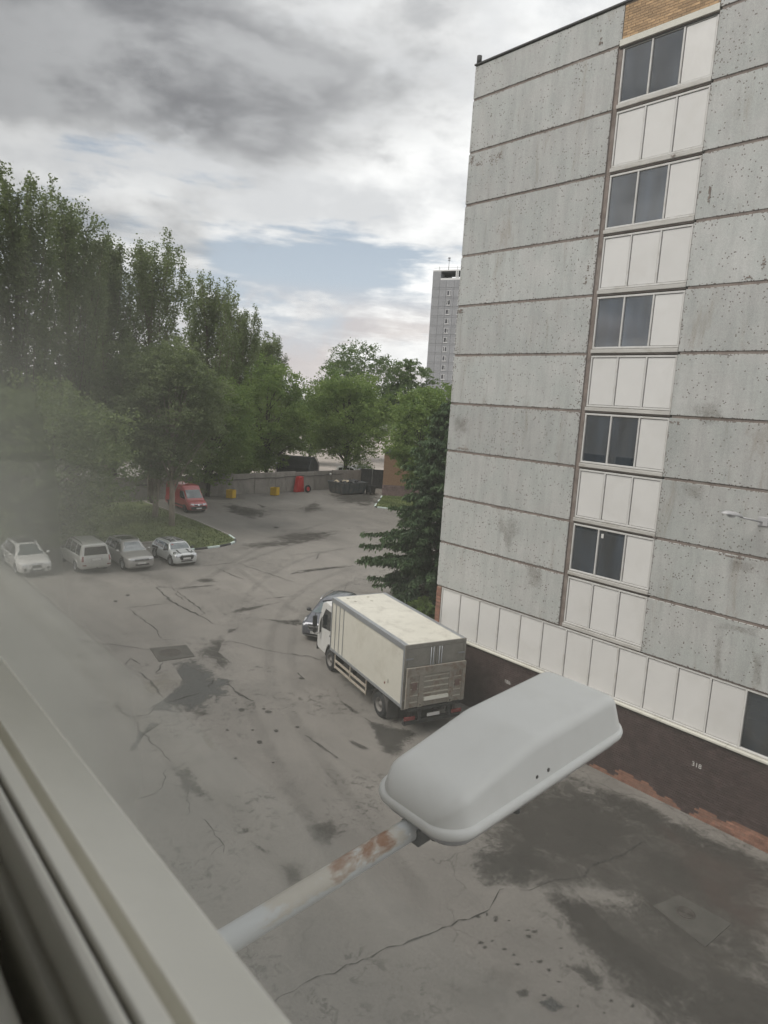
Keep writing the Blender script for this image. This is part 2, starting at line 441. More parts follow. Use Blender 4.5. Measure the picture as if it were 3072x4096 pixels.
pbr('joint_mastic', (0.185, 0.152, 0.135), 0.95, var=0.3, scale=3, dirt=(0.28, 0.26, 0.24), dirt_amt=0.5, dirt_scale=2)
pbr('white_panel', (0.61, 0.605, 0.592), 0.5, var=0.03, scale=1.0, dirt=(0.52, 0.51, 0.485), dirt_amt=0.35, dirt_scale=0.9, rnd=0.04)
pbr('white_frame', (0.55, 0.545, 0.53), 0.55, var=0.06, scale=2.0, dirt=(0.36, 0.34, 0.30), dirt_amt=0.5, dirt_scale=3.0)
pbr('sill_grey', (0.46, 0.45, 0.425), 0.6, var=0.12, scale=1.5, dirt=(0.26, 0.24, 0.2), dirt_amt=0.6, dirt_scale=2.5, stretch=(0.6, 1, 3))
pbr('sill_cream', (0.57, 0.56, 0.50), 0.55, var=0.08, scale=1.0, dirt=(0.38, 0.36, 0.30), dirt_amt=0.45, dirt_scale=2.2)
pbr('dark_glass', (0.019, 0.027, 0.038), 0.025, var=0.9, scale=1.1, ior=2.5, spec=0.5, rnd=0.5, dirt=(0.05, 0.055, 0.06), dirt_amt=0.6, dirt_scale=0.9, stretch=(1.6, 1, 0.35))  # blue base carries reflected sky; the dirt streaks stand for dim interior brightness
pbr('brick_painted', (0.050, 0.032, 0.030), 0.7, var=0.25, scale=3.0, dirt=(0.12, 0.09, 0.085), dirt_amt=0.35, dirt_scale=6.0, rnd=0.18)
pbr('mortar_painted', (0.082, 0.062, 0.058), 0.8, var=0.3, scale=5.0, dirt=(0.15, 0.13, 0.12), dirt_amt=0.5, dirt_scale=4)
pbr('brick_bare', (0.23, 0.115, 0.08), 0.85, var=0.3, scale=6.0, rnd=0.3, dirt=(0.18, 0.13, 0.1), dirt_amt=0.5, dirt_scale=4)
pbr('brick_ochre', (0.38, 0.25, 0.135), 0.8, var=0.2, scale=6.0, rnd=0.25)
pbr('mortar_ochre', (0.24, 0.18, 0.13), 0.9, var=0.2)
pbr('chalk_paint', (0.55, 0.54, 0.52), 0.9, var=0.2, scale=20)
pbr('roof_felt', (0.05, 0.05, 0.052), 0.9, var=0.2)
pbr('concrete', (0.24, 0.222, 0.2), 0.9, var=0.14, scale=1.2, dirt=(0.14, 0.13, 0.115), dirt_amt=0.6, dirt_scale=0.9, rnd=0.1, bump=0.3, stretch=(1, 1, 0.5))
pbr('kerb_white', (0.60, 0.69, 0.66), 0.7, var=0.08, scale=4, dirt=(0.35, 0.33, 0.3), dirt_amt=0.4, dirt_scale=5)
pbr('kerb_black', (0.035, 0.035, 0.036), 0.7, var=0.2, scale=4, dirt=(0.12, 0.115, 0.11), dirt_amt=0.5, dirt_scale=5)
pbr('kerb_plain', (0.28, 0.26, 0.24), 0.9, var=0.15, scale=4, dirt=(0.16, 0.15, 0.13), dirt_amt=0.5)
pbr('tyre', (0.022, 0.022, 0.023), 0.85, var=0.2)
pbr('black_plastic', (0.02, 0.02, 0.022), 0.5, var=0.15)
pbr('chrome', (0.62, 0.63, 0.65), 0.18, 1.0, var=0.03)
pbr('alloy', (0.42, 0.43, 0.44), 0.35, 0.9, var=0.05)
pbr('car_glass', (0.012, 0.015, 0.017), 0.03, var=0.2, ior=2.0)
pbr('windscreen_glass', (0.085, 0.11, 0.115), 0.03, var=0.35, scale=2.5, ior=2.2)  # lighter base colour stands in for the sky's reflection
pbr('lamp_glass', (0.55, 0.57, 0.6), 0.12, var=0.15, scale=12, coat=1.0)
pbr('tail_red', (0.17, 0.016, 0.016), 0.2, var=0.1, coat=1.0)
pbr('plate_white', (0.62, 0.62, 0.6), 0.5, var=0.05)
pbr('plate_black', (0.02, 0.02, 0.02), 0.6, var=0.05)
def paint(name, col, metal=0.0, rough=0.35):
    return pbr(name, col, rough, metal, var=0.04, scale=2.0, coat=0.8, dirt=tuple(0.75 * c + 0.04 for c in col), dirt_amt=0.3, dirt_scale=1.5)
paint('paint_white', (0.68, 0.675, 0.65))
paint('paint_silver', (0.46, 0.46, 0.435), 0.35, 0.4)
paint('paint_grey', (0.36, 0.35, 0.335), 0.4, 0.38)
paint('paint_mini', (0.60, 0.615, 0.61), 0.3, 0.35)
paint('paint_red', (0.36, 0.035, 0.035))
paint('paint_navy', (0.095, 0.10, 0.12), 0.4, 0.3)
pbr('cab_white', (0.56, 0.56, 0.545), 0.4, var=0.05, dirt=(0.4, 0.38, 0.34), dirt_amt=0.3, dirt_scale=2)
pbr('box_cream', (0.575, 0.56, 0.495), 0.5, var=0.04, scale=0.8, dirt=(0.43, 0.41, 0.345), dirt_amt=0.5, dirt_scale=0.8)
pbr('box_roof', (0.58, 0.562, 0.495), 0.55, var=0.05, scale=1.0, dirt=(0.34, 0.32, 0.28), dirt_amt=0.5, dirt_scale=1.6)
pbr('alu_trim', (0.34, 0.355, 0.37), 0.4, 0.55, var=0.1, scale=5)
pbr('box_rear', (0.235, 0.225, 0.20), 0.75, var=0.15, scale=2, dirt=(0.14, 0.125, 0.105), dirt_amt=0.5, dirt_scale=2)
pbr('lift_rust', (0.26, 0.24, 0.205), 0.75, var=0.15, scale=3, dirt=(0.17, 0.095, 0.06), dirt_amt=0.75, dirt_scale=3.2)
pbr('lift_bare', (0.42, 0.40, 0.34), 0.6, var=0.12, scale=4, dirt=(0.22, 0.15, 0.1), dirt_amt=0.6, dirt_scale=4)
pbr('reflector_dull', (0.16, 0.10, 0.085), 0.7, var=0.15)
pbr('truck_rim', (0.17, 0.16, 0.15), 0.7, var=0.2)
pbr('chassis', (0.03, 0.029, 0.028), 0.8, var=0.3, scale=6)
pbr('guard_rail', (0.40, 0.36, 0.30), 0.6, var=0.15, scale=5, dirt=(0.2, 0.11, 0.06), dirt_amt=0.7, dirt_scale=6)
pbr('mud_rubber', (0.085, 0.08, 0.075), 0.85, var=0.2)
pbr('yellow_paint', (0.52, 0.33, 0.02), 0.6, var=0.08, dirt=(0.3, 0.2, 0.04), dirt_amt=0.3)
pbr('soil', (0.06, 0.045, 0.03), 0.95, var=0.3)
pbr('red_plastic', (0.42, 0.022, 0.024), 0.5, var=0.1, scale=2, dirt=(0.22, 0.03, 0.025), dirt_amt=0.4)
pbr('skip_steel', (0.075, 0.085, 0.09), 0.65, var=0.2, scale=3, dirt=(0.15, 0.10, 0.07), dirt_amt=0.45, dirt_scale=3)
pbr('rubbish_dark', (0.03, 0.03, 0.033), 0.6, var=0.4, scale=5)
pbr('rubbish_pale', (0.5, 0.42, 0.3), 0.8, var=0.3, scale=5)
pbr('brick_wall_far', (0.335, 0.215, 0.14), 0.9, var=0.12, scale=3)
pbr('plinth_stone', (0.19, 0.135, 0.13), 0.8, var=0.2, scale=4, rnd=0.2)
pbr('gate_dark', (0.035, 0.037, 0.04), 0.7, var=0.25, scale=2)
pbr('tower_panel', (0.29, 0.295, 0.31), 0.9, var=0.06, scale=0.6, rnd=0.05)
pbr('tower_seam', (0.19, 0.19, 0.2), 0.9, var=0.1)
pbr('tower_frame', (0.68, 0.68, 0.68), 0.6, var=0.05)
pbr('tower_glass', (0.07, 0.07, 0.08), 0.1, var=0.4, scale=0.7, ior=1.6, rnd=0.5)
pbr('lamp_grey', (0.68, 0.685, 0.66), 0.48, var=0.02, scale=5, dirt=(0.60, 0.60, 0.57), dirt_amt=0.4, dirt_scale=5)
pbr('lamp_dark', (0.05, 0.055, 0.06), 0.4, var=0.2)
pbr('wall_lamp_grey', (0.40, 0.40, 0.41), 0.35, var=0.1, scale=5)
pbr('own_wall', (0.42, 0.40, 0.38), 0.9, var=0.1, scale=1)
pbr('room_wall', (0.68, 0.67, 0.62), 0.9, var=0.03)
pbr('upvc', (0.76, 0.74, 0.665), 0.38, var=0.04, scale=7, dirt=(0.66, 0.64, 0.57), dirt_amt=0.3, dirt_scale=9)
pbr('gasket', (0.012, 0.012, 0.013), 0.6, var=0.1)
pbr('tarp', (0.022, 0.023, 0.026), 0.7, var=0.2)
pbr('cable', (0.02, 0.02, 0.02), 0.7, var=0.1)
pbr('manhole_iron', (0.06, 0.052, 0.045), 0.7, 0.3, var=0.3, scale=10)
pbr('manhole_pad', (0.064, 0.06, 0.052), 0.9, var=0.3, scale=2, dirt=(0.05, 0.045, 0.04), dirt_amt=0.5)

def pole_mat():
    m, t = new_mat('pole_paint')
    p = t.n('ShaderNodeTexCoord').outputs['Object']
    x, y, z = t.sep(p)[0:3]
    n = t.noise(t.v('MULTIPLY', p, (2.2, 1.0, 2.2)), 11.0, 9, 0.72, 0.4)
    side_ = t.ramp(t.m('ADD', t.m('SUBTRACT', z, t.m('MULTIPLY', y, 0.1158)), t.m('MULTIPLY', x, 0.25)), -0.006, 0.016)
    reg = t.m('MULTIPLY', t.m('MULTIPLY', t.ramp(y, 0.74, 0.82), t.ramp(y, 1.03, 0.96)), side_)
    reg2 = t.m('MULTIPLY', t.m('MULTIPLY', t.ramp(y, 0.52, 0.66), t.ramp(y, 1.05, 0.98)), side_)
    rust = t.ramp(t.m('ADD', n, t.m('MULTIPLY', reg, 0.28)), 0.64, 0.86)
    yel = t.ramp(t.m('ADD', n, t.m('MULTIPLY', reg2, 0.30)), 0.60, 0.76)
    c = t.mix(t.m('MULTIPLY', yel, 0.6), (0.47, 0.49, 0.495), (0.40, 0.335, 0.235))
    c = t.mix(rust, c, (0.235, 0.12, 0.066))
    c = t.mix(t.ramp(t.noise(p, 60.0, 3), 0.70, 0.74), c, (0.75, 0.74, 0.7))
    b = t.n('ShaderNodeBsdfPrincipled', {'Base Color': c, 'Roughness': t.m('ADD', 0.4, t.m('MULTIPLY', rust, 0.45))})
    t.n('ShaderNodeOutputMaterial', {0: b})
pole_mat()

def pane_mat():
    """window glass: clear, Fresnel reflection, a grey film of thin dirt plus reflections painted in at left and along the bottom"""
    m, t = new_mat('window_pane')
    p = t.n('ShaderNodeTexCoord').outputs['Object']
    x, y, z = t.sep(p)[0:3]
    nz = t.m('MULTIPLY', t.m('SUBTRACT', t.noise(p, 3.2, 5, 0.55), 0.5), 0.30)
    nf = t.m('MULTIPLY', t.m('SUBTRACT', t.noise(p, 14.0, 4, 0.6), 0.5), 0.10)
    left = t.m('MULTIPLY', t.ramp(t.m('ADD', x, nz), -0.18, -0.68), t.ramp(t.m('ADD', z, nf), 0.12, -0.05))  # room reflection painted as a grey veil, growing to the left
    left = t.m('MULTIPLY', left, 0.46)
    refl_band = t.m('MULTIPLY', t.ramp(z, -0.150, -0.154, 0.0, 0.20), t.ramp(x, -0.10, -0.42, 0.45, 1.0))  # reflection of the sash painted as a pale strip along the bottom
    fac = t.m('ADD', t.m('ADD', left, refl_band), 0.10, clamp=True)
    veil = t.n('ShaderNodeMixShader', {0: 0.72, 1: t.n('ShaderNodeBsdfDiffuse', {'Color': (0.72, 0.725, 0.665, 1)}), 2: t.n('ShaderNodeBsdfTranslucent', {'Color': (0.72, 0.725, 0.665, 1)})})
    veiled = t.n('ShaderNodeMixShader', {0: fac, 1: t.n('ShaderNodeBsdfTransparent', {'Color': (0.985, 0.99, 0.985, 1)}), 2: veil})
    gl = t.n('ShaderNodeBsdfGlossy', {'Roughness': 0.0, 'Color': (0.9, 0.9, 0.9, 1)})
    # coated glass: a little less reflection than plain
    fr = t.m('SUBTRACT', 1.0, t.m('POWER', t.m('SUBTRACT', 1.0, t.n('ShaderNodeFresnel', {'IOR': 1.45}).outputs[0]), 0.8))
    mx = t.n('ShaderNodeMixShader', {0: fr, 1: veiled, 2: gl})
    t.n('ShaderNodeOutputMaterial', {0: mx})
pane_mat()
M = MATS

# ------------------------------------------------------------------ ground
def sheet(name, poly, z, mat, parent=None, kind=None):
    me = bpy.data.meshes.new(name)
    me.from_pydata([(p[0], p[1], z) for p in poly], [], [tuple(range(len(poly)))])
    me.materials.append(mat)
    o = link(name, me, parent)
    if kind: o['kind'] = kind
    return o
ground = sheet('ground', [(-1500, -1500), (1500, -1500), (1500, 1500), (-1500, 1500)], 0.0, M['asphalt'], None, 'structure')
sheet('car_park', [(-57, 17), (-59, 78), (-260, 200), (-260, 60)], 0.004, M['pale_lot'], None, 'structure')

def fan(name, cx, cy, outline, z, mat, parent=ground, rings=(0.0, 0.3, 0.5, 0.7, 0.85, 1.0), core=0.0):
    """flat patch with a fade attribute: 1 in the middle, 0 at the rim"""
    n = len(outline)
    V = [(cx, cy, z)]; A = [1.0]; F3 = []
    for r in rings[1:]:
        for (x, y) in outline:
            V.append((cx + (x - cx) * r, cy + (y - cy) * r, z)); A.append(min(1.0, (1 - r) / max(1e-3, 1 - core)))
    for k in range(n):
        F3.append((0, 1 + k, 1 + (k + 1) % n))
    for i in range(len(rings) - 2):
        for k in range(n):
            a, b = 1 + i * n + k, 1 + i * n + (k + 1) % n
            F3.append((a, a + n, b + n)); F3.append((a, b + n, b))
    me = mesh_np(name, V, F3, mat, attr={'fade': A})
    return link(name, me, parent)
SZ = [0.003]
def nz():
    SZ[0] += 0.00012
    return SZ[0]
def densify(pts, n=3):
    out = []
    for i in range(len(pts)):
        a, b = pts[i], pts[(i + 1) % len(pts)]
        for k in range(n):
            out.append((a[0] + (b[0] - a[0]) * k / n, a[1] + (b[1] - a[1]) * k / n))
    return out
def stain(pts, mat='stain_dark', name='oil_stain', core=0.0, grow=1.35):
    q = [G(x, y) for x, y in pts]
    cx = sum(v.x for v in q) / len(q); cy = sum(v.y for v in q) / len(q)
    o = densify([(cx + (v.x - cx) * grow, cy + (v.y - cy) * grow) for v in q])
    return fan(name, cx, cy, o, nz(), M[mat], core=core)
def blob(px, py, rx, ry, mat='stain_dark', name='oil_stain', core=0.2):
    pts = []
    for k in range(10):
        t = 2 * math.pi * k / 10
        s = random.uniform(0.75, 1.2)
        pts.append((px + rx * s * math.cos(t), py + ry * s * math.sin(t)))
    return stain(pts, mat, name, core)
def crack(pts, w0=0.05, name='crack'):
    """jagged ribbon of tarry crack between photo points lying on the ground"""
    q = [G(x, y) for x, y in pts]
    line = []
    for i in range(len(q) - 1):
        L = (q[i + 1] - q[i]).length
        n = max(2, int(L / 0.22))
        for k in range(n):
            p = q[i].lerp(q[i + 1], k / n)
            j = 0.07 if 0 < k else 0.0
            line.append(Vector((p.x + random.uniform(-j, j), p.y + random.uniform(-j, j), 0)))
    line.append(q[-1])
    z = nz()
    V = []; F = []
    n = len(line)
    for i, p in enumerate(line):
        t = (line[min(i + 1, n - 1)] - line[max(i - 1, 0)]).normalized()
        nn = Vector((-t.y, t.x, 0))
        ww = w0 * (0.35 + 0.65 * math.sin(math.pi * min(1, max(0.02, i / (n - 1))))) * random.uniform(0.35, 1.3) * 0.5
        V += [(p.x + nn.x * ww, p.y + nn.y * ww, z), (p.x - nn.x * ww, p.y - nn.y * ww, z)]
    F = [(2 * i, 2 * i + 1, 2 * i + 3, 2 * i + 2) for i in range(n - 1)]
    return link(name, mesh_np(name, V, F, M['crack']), ground)

def z8(*p): return [(x * 0.812, 2300 + y * 0.812) for x, y in p]
def z7(*p): return [(1900 + x * 0.7217, 2500 + y * 0.7217) for x, y in p]
def z2(*p): return [(700 + x * 0.663, 1750 + y * 0.663) for x, y in p]
def z3(*p): return [(1150 + x * 0.5124, 2250 + y * 0.5124) for x, y in p]
# large soft stains first, then wet patches, then cracks
stain(z7((120, 960), (420, 900), (760, 980), (960, 1160), (700, 1330), (380, 1290), (200, 1200)), 'stain_soft', core=0.5)
stain(z7((380, 960), (620, 980), (860, 1130), (760, 1290), (560, 1260)), 'stain_dark', core=0.3)
stain(z7((40, 1240), (300, 1210), (480, 1340), (280, 1450), (60, 1440), (-60, 1340)), 'stain_dark', core=0.35)
stain(z7((820, 1240), (1250, 1330), (1500, 1560), (1640, 1850), (1200, 1700), (960, 1480)), 'stain_red', core=0.4)
stain(z7((880, 1220), (1060, 1230), (1300, 1420), (1180, 1500), (960, 1400)), 'stain_dark', core=0.3)
stain(z7((400, 1500), (560, 1480), (820, 1740), (1250, 2000), (1640, 2250), (1200, 2230), (760, 1900)), 'stain_soft', core=0.45)
stain(z7((600, 1600), (800, 1650), (1200, 1980), (1100, 2060), (760, 1830)), 'stain_dark', core=0.2)
stain(z7((1250, 1850), (1700, 2000), (1700, 2400), (1300, 2300)), 'stain_soft', core=0.4)
stain(z7((500, 830), (900, 960), (1300, 1190), (1700, 1350), (1700, 1480), (1250, 1280), (800, 1060)), 'stain_soft', core=0.3)
stain(z7((380, 1450), (450, 1460), (640, 1640), (860, 1840), (800, 1850), (560, 1660)), 'stain_dark', core=0.0)
stain(z7((480, 1880), (620, 1860), (760, 2000), (700, 2060)), 'stain_dark')
stain(z7((340, 2090), (420, 2060), (520, 2120), (430, 2160)), 'stain_wet')
stain(z7((220, 2030), (290, 2010), (310, 2060), (240, 2080)), 'stain_dark')
stain(z7((930, 1600), (1020, 1640), (1280, 1820), (1560, 1990), (1500, 2010), (1220, 1860)), 'stain_pale')
stain(z7((1240, 1800), (1560, 1960), (1600, 1900), (1330, 1780)), 'stain_pale')
stain(z7((1500, 1500), (1600, 1560), (1560, 1590), (1480, 1540)), 'stain_pale')
stain(z7((160, 1120), (320, 1240), (240, 1260), (120, 1160)), 'stain_pale')
for a in range(26):
    x = random.uniform(0, 900); blob(*z7((x, 1500 + x * 0.55 + random.uniform(-30, 380)))[0], random.uniform(6, 20), random.uniform(4, 12), 'stain_dark', 'asphalt_pit', 0.1)
stain(z7((0, 1000), (500, 880), (900, 1020), (1640, 1330), (1700, 1900), (1200, 1720), (700, 1450), (300, 1420)), 'stain_soft', core=0.6)
stain(z7((520, 1560), (1000, 1560), (1640, 1900), (1700, 2300), (1100, 2250), (700, 1900)), 'stain_soft', core=0.6)
stain(z7((1000, 1100), (1700, 1420), (1700, 1800), (1300, 1600)), 'stain_red', core=0.5)
# the worn wet area by the manhole
stain(z8((850, 440), (960, 430), (1120, 530), (1130, 580), (1000, 650), (860, 670), (750, 650), (840, 590), (900, 520)), 'stain_wet', 'asphalt_patch', core=0.35)
stain(z8((1000, 340), (1090, 290), (1110, 310), (1080, 380), (1150, 440), (1110, 490), (1030, 430), (960, 400)), 'stain_dark', core=0.2)
stain(z8((800, 470), (900, 480), (930, 530), (760, 620), (700, 600), (690, 520)), 'stain_pale', core=0.1)
stain(z8((690, 520), (800, 530), (760, 590), (700, 580)), 'stain_pale')
stain(z8((900, 660), (1050, 650), (1040, 690), (960, 720)), 'stain_dark')
stain(z8((585, 945), (660, 790), (780, 680), (830, 710), (740, 730), (640, 900)), 'stain_wet', core=0.0, grow=1.0)
stain(z8((830, 940), (900, 930), (960, 980), (1050, 1110), (1020, 1120), (930, 1080), (920, 1130), (880, 1020)), 'stain_dark', core=0.25)
stain(z8((1400, 130), (1190, 160), (1090, 190), (1110, 205), (1200, 185)), 'stain_dark', core=0.1)
stain(z8((950, 15), (1040, 12), (1080, 35), (1000, 45)), 'stain_dark')
stain(z8((1290, 215), (1480, 225), (1500, 250), (1400, 245)), 'stain_dark', core=0.2)
stain(z8((1110, 270), (1180, 255), (1180, 275), (1120, 290)), 'stain_dark')
stain(z8((960, 770), (1010, 760), (1090, 880), (1050, 880)), 'stain_pale')
stain(z8((1520, 1240), (1640, 1190), (1700, 1260), (1620, 1340), (1540, 1310)), 'stain_soft', core=0.3)
stain(z8((1340, 1400), (1500, 1420), (1500, 1530), (1420, 1540)), 'stain_soft')
stain(z8((1230, 1310), (1360, 1370), (1330, 1390), (1250, 1350)), 'stain_dark')
stain(z8((1190, 1250), (1230, 1245), (1230, 1270), (1200, 1275)), 'stain_dark')
for (x, y, a, b) in ((1280, 825, 14, 9), (1160, 905, 10, 5), (1190, 665, 14, 8), (1320, 675, 16, 6), (1120, 765, 9, 4), (1465, 750, 10, 4), (1345, 925, 7, 4), (1245, 765, 8, 4), (1360, 770, 9, 6),
                     (390, 400, 14, 5), (440, 480, 8, 4), (630, 100, 10, 4), (570, 130, 8, 4), (1485, 510, 12, 5), (1300, 660, 10, 4)):
    blob(*z8((x, y))[0], a, b, 'stain_dark', 'asphalt_pit', 0.5)
# stains beside and behind the truck
stain(z3((370, 1060), (420, 1070), (560, 1170), (600, 1210), (540, 1200), (430, 1110)), 'stain_dark', core=0.1)
stain(z3((600, 1210), (760, 1280), (960, 1310), (1010, 1340), (900, 1500), (810, 1540), (720, 1440), (640, 1280)), 'stain_dark', core=0.45)
stain(z3((440, 1380), (500, 1385), (660, 1460), (640, 1480), (560, 1460)), 'stain_dark')
stain(z3((160, 1350), (230, 1400), (420, 1540), (400, 1550), (260, 1440)), 'stain_dark')
stain(z3((0, 450), (110, 440), (130, 490), (20, 500)), 'stain_dark', core=0.2)
stain(z3((0, 70), (300, 35), (500, 20), (480, 30), (80, 90)), 'stain_dark', core=0.1)
# far end of the yard
stain(z2((260, 400), (330, 395), (560, 440), (600, 470), (470, 500), (400, 480), (300, 450)), 'stain_dark', core=0.25)
stain(z2((560, 600), (700, 575), (1000, 560), (900, 620), (650, 650)), 'stain_soft', core=0.3)
stain(z2((740, 430), (860, 380), (900, 440), (800, 460)), 'stain_soft', core=0.2)
stain(z2((900, 340), (1240, 330), (1240, 400), (1000, 400)), 'stain_dark', core=0.3)
stain(z2((380, 640), (800, 610), (760, 650), (400, 680)), 'stain_soft', core=0.1)
stain(z2((690, 820), (780, 800), (1180, 760), (1180, 768), (720, 825)), 'stain_dark', core=0.1, grow=1.0)
stain(z2((590, 535), (640, 540), (630, 552), (590, 550)), 'stain_dark')
stain(z2((100, 855), (230, 850), (260, 875), (140, 880)), 'stain_soft')
stain(z2((480, 395), (560, 420), (530, 430)), 'stain_dark')
stain(z2((1080, 390), (1190, 400), (1180, 420), (1090, 410)), 'stain_soft')
for ln, wd in ((z8((765, 60), (850, 135), (990, 205), (1050, 240)), 0.16), (z8((845, 62), (1010, 188), (985, 205)), 0.10), (z8((765, 60), (850, 60)), 0.14),
           (z8((870, 72), (960, 60), (1060, 52)), 0.09), (z8((620, 165), (740, 150), (850, 140)), 0.08), (z8((640, 170), (720, 235), (770, 270), (795, 312)), 0.08),
           (z8((260, 310), (500, 340), (600, 350), (740, 370)), 0.09), (z8((920, 345), (1150, 328), (1300, 370), (1560, 412)), 0.05), (z8((560, 1140), (700, 1100), (780, 1075)), 0.05),
           (z8((985, 1195), (1080, 1300), (1100, 1370)), 0.04), (z8((560, 625), (630, 695), (730, 690), (770, 640)), 0.06), (z8((660, 700), (680, 760), (790, 860), (840, 920)), 0.06),
           (z8((680, 480), (740, 520), (800, 600)), 0.09), (z8((1120, 540), (1180, 590), (1250, 622)), 0.12), (z8((820, 630), (920, 600), (990, 580)), 0.10),
           (z8((1000, 520), (1050, 520), (1030, 560)), 0.08), (z8((920, 1110), (930, 1150), (915, 1190)), 0.05), (z8((1500, 790), (1560, 830), (1610, 870)), 0.08),
           (z8((690, 440), (640, 410), (620, 445)), 0.08), (z8((800, 430), (770, 490), (830, 470)), 0.07), (z8((820, 960), (800, 1050), (740, 1090)), 0.04),
           (z8((1040, 1380), (1100, 1330), (1080, 1300)), 0.03),
           (z8((1350, 2105), (1450, 2052), (1600, 1970)) + z7((80, 1580), (130, 1480), (160, 1465)), 0.045),
           (z7((240, 1472), (350, 1452), (450, 1412), (600, 1402), (640, 1342), (720, 1312), (870, 1242), (960, 1200), (1010, 1168)), 0.05),
           (z2((240, 780), (340, 830), (420, 858)), 0.09), (z2((380, 760), (600, 835), (720, 875)), 0.07), (z2((120, 780), (260, 768), (370, 755)), 0.12), (z2((0, 910), (240, 890)), 0.10),
           (z2((1190, 630), (1360, 670)), 0.06), (z2((700, 710), (900, 690), (1000, 672)), 0.07), (z2((850, 740), (870, 700), (900, 685)), 0.09), (z2((0, 940), (60, 985)), 0.08),
           (z3((0, 710), (150, 730), (270, 765)), 0.06), (z3((80, 860), (130, 910)), 0.05), (z2((540, 975), (720, 960)), 0.1), (z2((740, 815), (700, 825)), 0.2)):
    crack(ln, wd)

def track(pts, wd=0.32, mat='tyre_track', name='tyre_track'):
    q = [np.array(G(x, y)) for x, y in pts]
    t = np.linspace(0, 1, 40)
    P_ = ((1 - t) ** 3)[:, None] * q[0] + (3 * t * (1 - t) ** 2)[:, None] * q[1] + (3 * t * t * (1 - t))[:, None] * q[2] + (t ** 3)[:, None] * q[3]
    z = nz(); V = []; A = []; F = []
    for i in range(40):
        d_ = P_[min(i + 1, 39)] - P_[max(i - 1, 0)]; d_ /= np.linalg.norm(d_) + 1e-9
        n_ = np.array([-d_[1], d_[0], 0])
        e_ = min(1.0, i / 6, (39 - i) / 6)
        for k_, a_ in ((-1, 0.0), (-0.4, 0.8), (0.4, 0.8), (1, 0.0)):
            v_ = P_[i] + n_ * wd * k_; V.append((v_[0], v_[1], z)); A.append(a_ * e_)
    for i in range(39):
        for k_ in range(3): F.append((i * 4 + k_, i * 4 + k_ + 1, (i + 1) * 4 + k_ + 1, (i + 1) * 4 + k_))
    return link(name, mesh_np(name, V, F, M[mat], attr={'fade': A}), ground)
for pts_ in (((1500, 2250), (1150, 2330), (1000, 2480), (1120, 2900)), ((1560, 2290), (1220, 2360), (1080, 2500), (1230, 2880)), ((900, 2240), (1050, 2350), (1150, 2420), (1230, 2480)), ((1400, 2120), (1150, 2180), (900, 2260), (600, 2420)),
             ((1350, 2080), (1150, 2130), (1000, 2200), (800, 2330)), ((1500, 2180), (1250, 2200), (1050, 2280), (960, 2420)), ((1100, 2750), (1250, 3000), (1500, 3350), (1800, 3700)), ((950, 2700), (1050, 3000), (1300, 3400), (1560, 3780))):
    track(pts_)
def ring_disc(name, c, radii, z, mats, n=28):
    pass
def manhole(name, px, py, r, label, pad=None, padlabel=None):
    c = G(px, py)
    root = empty(name, (c.x, c.y, 0.0))
    mb = MB(); prof = [(0.001, 0.034)]
    for k in range(6):
        ra, rb = r * (k + 0.25) / 6, r * (k + 0.75) / 6
        prof += [(ra, 0.034), (ra + 0.004, 0.026), (rb, 0.026), (rb + 0.004, 0.034)]
    prof += [(r, 0.034), (r, 0.0)]
    mb.lathe(prof, 'Z', 28).build('cover', M['manhole_iron'], root)
    MB().lathe([(r, 0.0), (r + 0.01, 0.032), (r + 0.06, 0.032), (r + 0.07, 0.0)], 'Z', 28).build('rim', M['manhole_iron'], root)
    if pad:
        q = [G(x, y) for x, y in pad]
        MB().prism([(v.x - c.x, v.y - c.y) for v in q], 0.0, 0.024).build('pad', M['manhole_pad'], root, bev=0.004, seg=1)
    tag(root, label, 'manhole', 'manhole covers in the yard')
manhole('manhole_cover', 682, 2612, 0.42, 'round iron manhole cover in dark square patch left of the truck', z8((738, 362), (918, 346), (960, 402), (782, 428)))
manhole('manhole_cover', 2742, 3656, 0.16, 'small rusty manhole on a square pad near the brown brick wall', z7((985, 1560), (1130, 1500), (1420, 1660), (1275, 1790)))

# lawns and kerbs
def lawn(pts, name='lawn'):
    mb = MB().prism(pts, 0.0, 0.09)
    o = mb.build(name, M['grass']); o['kind'] = 'structure'
    return o
kerb_a = [(-27.4, 1.7), (-27.4, 2.82), (-27.4, 3.83), (-27.55, 4.91), (-28.0, 6.05), (-28.5, 6.67), (-29.4, 7.21), (-30.98, 7.54), (-33.9, 7.75), (-36.9, 7.96), (-39.9, 8.0), (-43, 8.0), (-46, 8.0), (-49.5, 8.0)]
lawn_a = [(p[0] - 0.03, p[1] - 0.03) for p in kerb_a] + [(-49.5, -45), (-30.9, -45), (-30.9, 1.65)]
lawn(lawn_a)
kR = [(-45.4, 36.1), (-44.0, 34.7), (-42.9, 33.6), (-41.7, 32.35), (-40.5, 31.1), (-39.5, 30.1), (-38.95, 29.6), (-38.55, 29.62), (-37.45, 30.2), (-36.5, 31.0), (-35.4, 32.2), (-34.3, 33.5), (-33, 35), (-30, 39), (-26, 44)]
lawn([(p[0] - 0.02, p[1] + 0.05) for p in kR] + [(-26, 60), (-45, 60)])
c0 = G(1614, 2400); c1 = G(1700, 2372)
kC = [(c0.x + 2.6, c0.y - 1.9), (c0.x + 1.2, c0.y - 1.2), (c0.x, c0.y), (c0.x * 0.7 + c1.x * 0.3, c0.y * 0.7 + c1.y * 0.3), (c0.x * 0.4 + c1.x * 0.6, c0.y * 0.4 + c1.y * 0.6), (c1.x, c1.y), (c1.x + (c1.x - c0.x), c1.y + (c1.y - c0.y))]
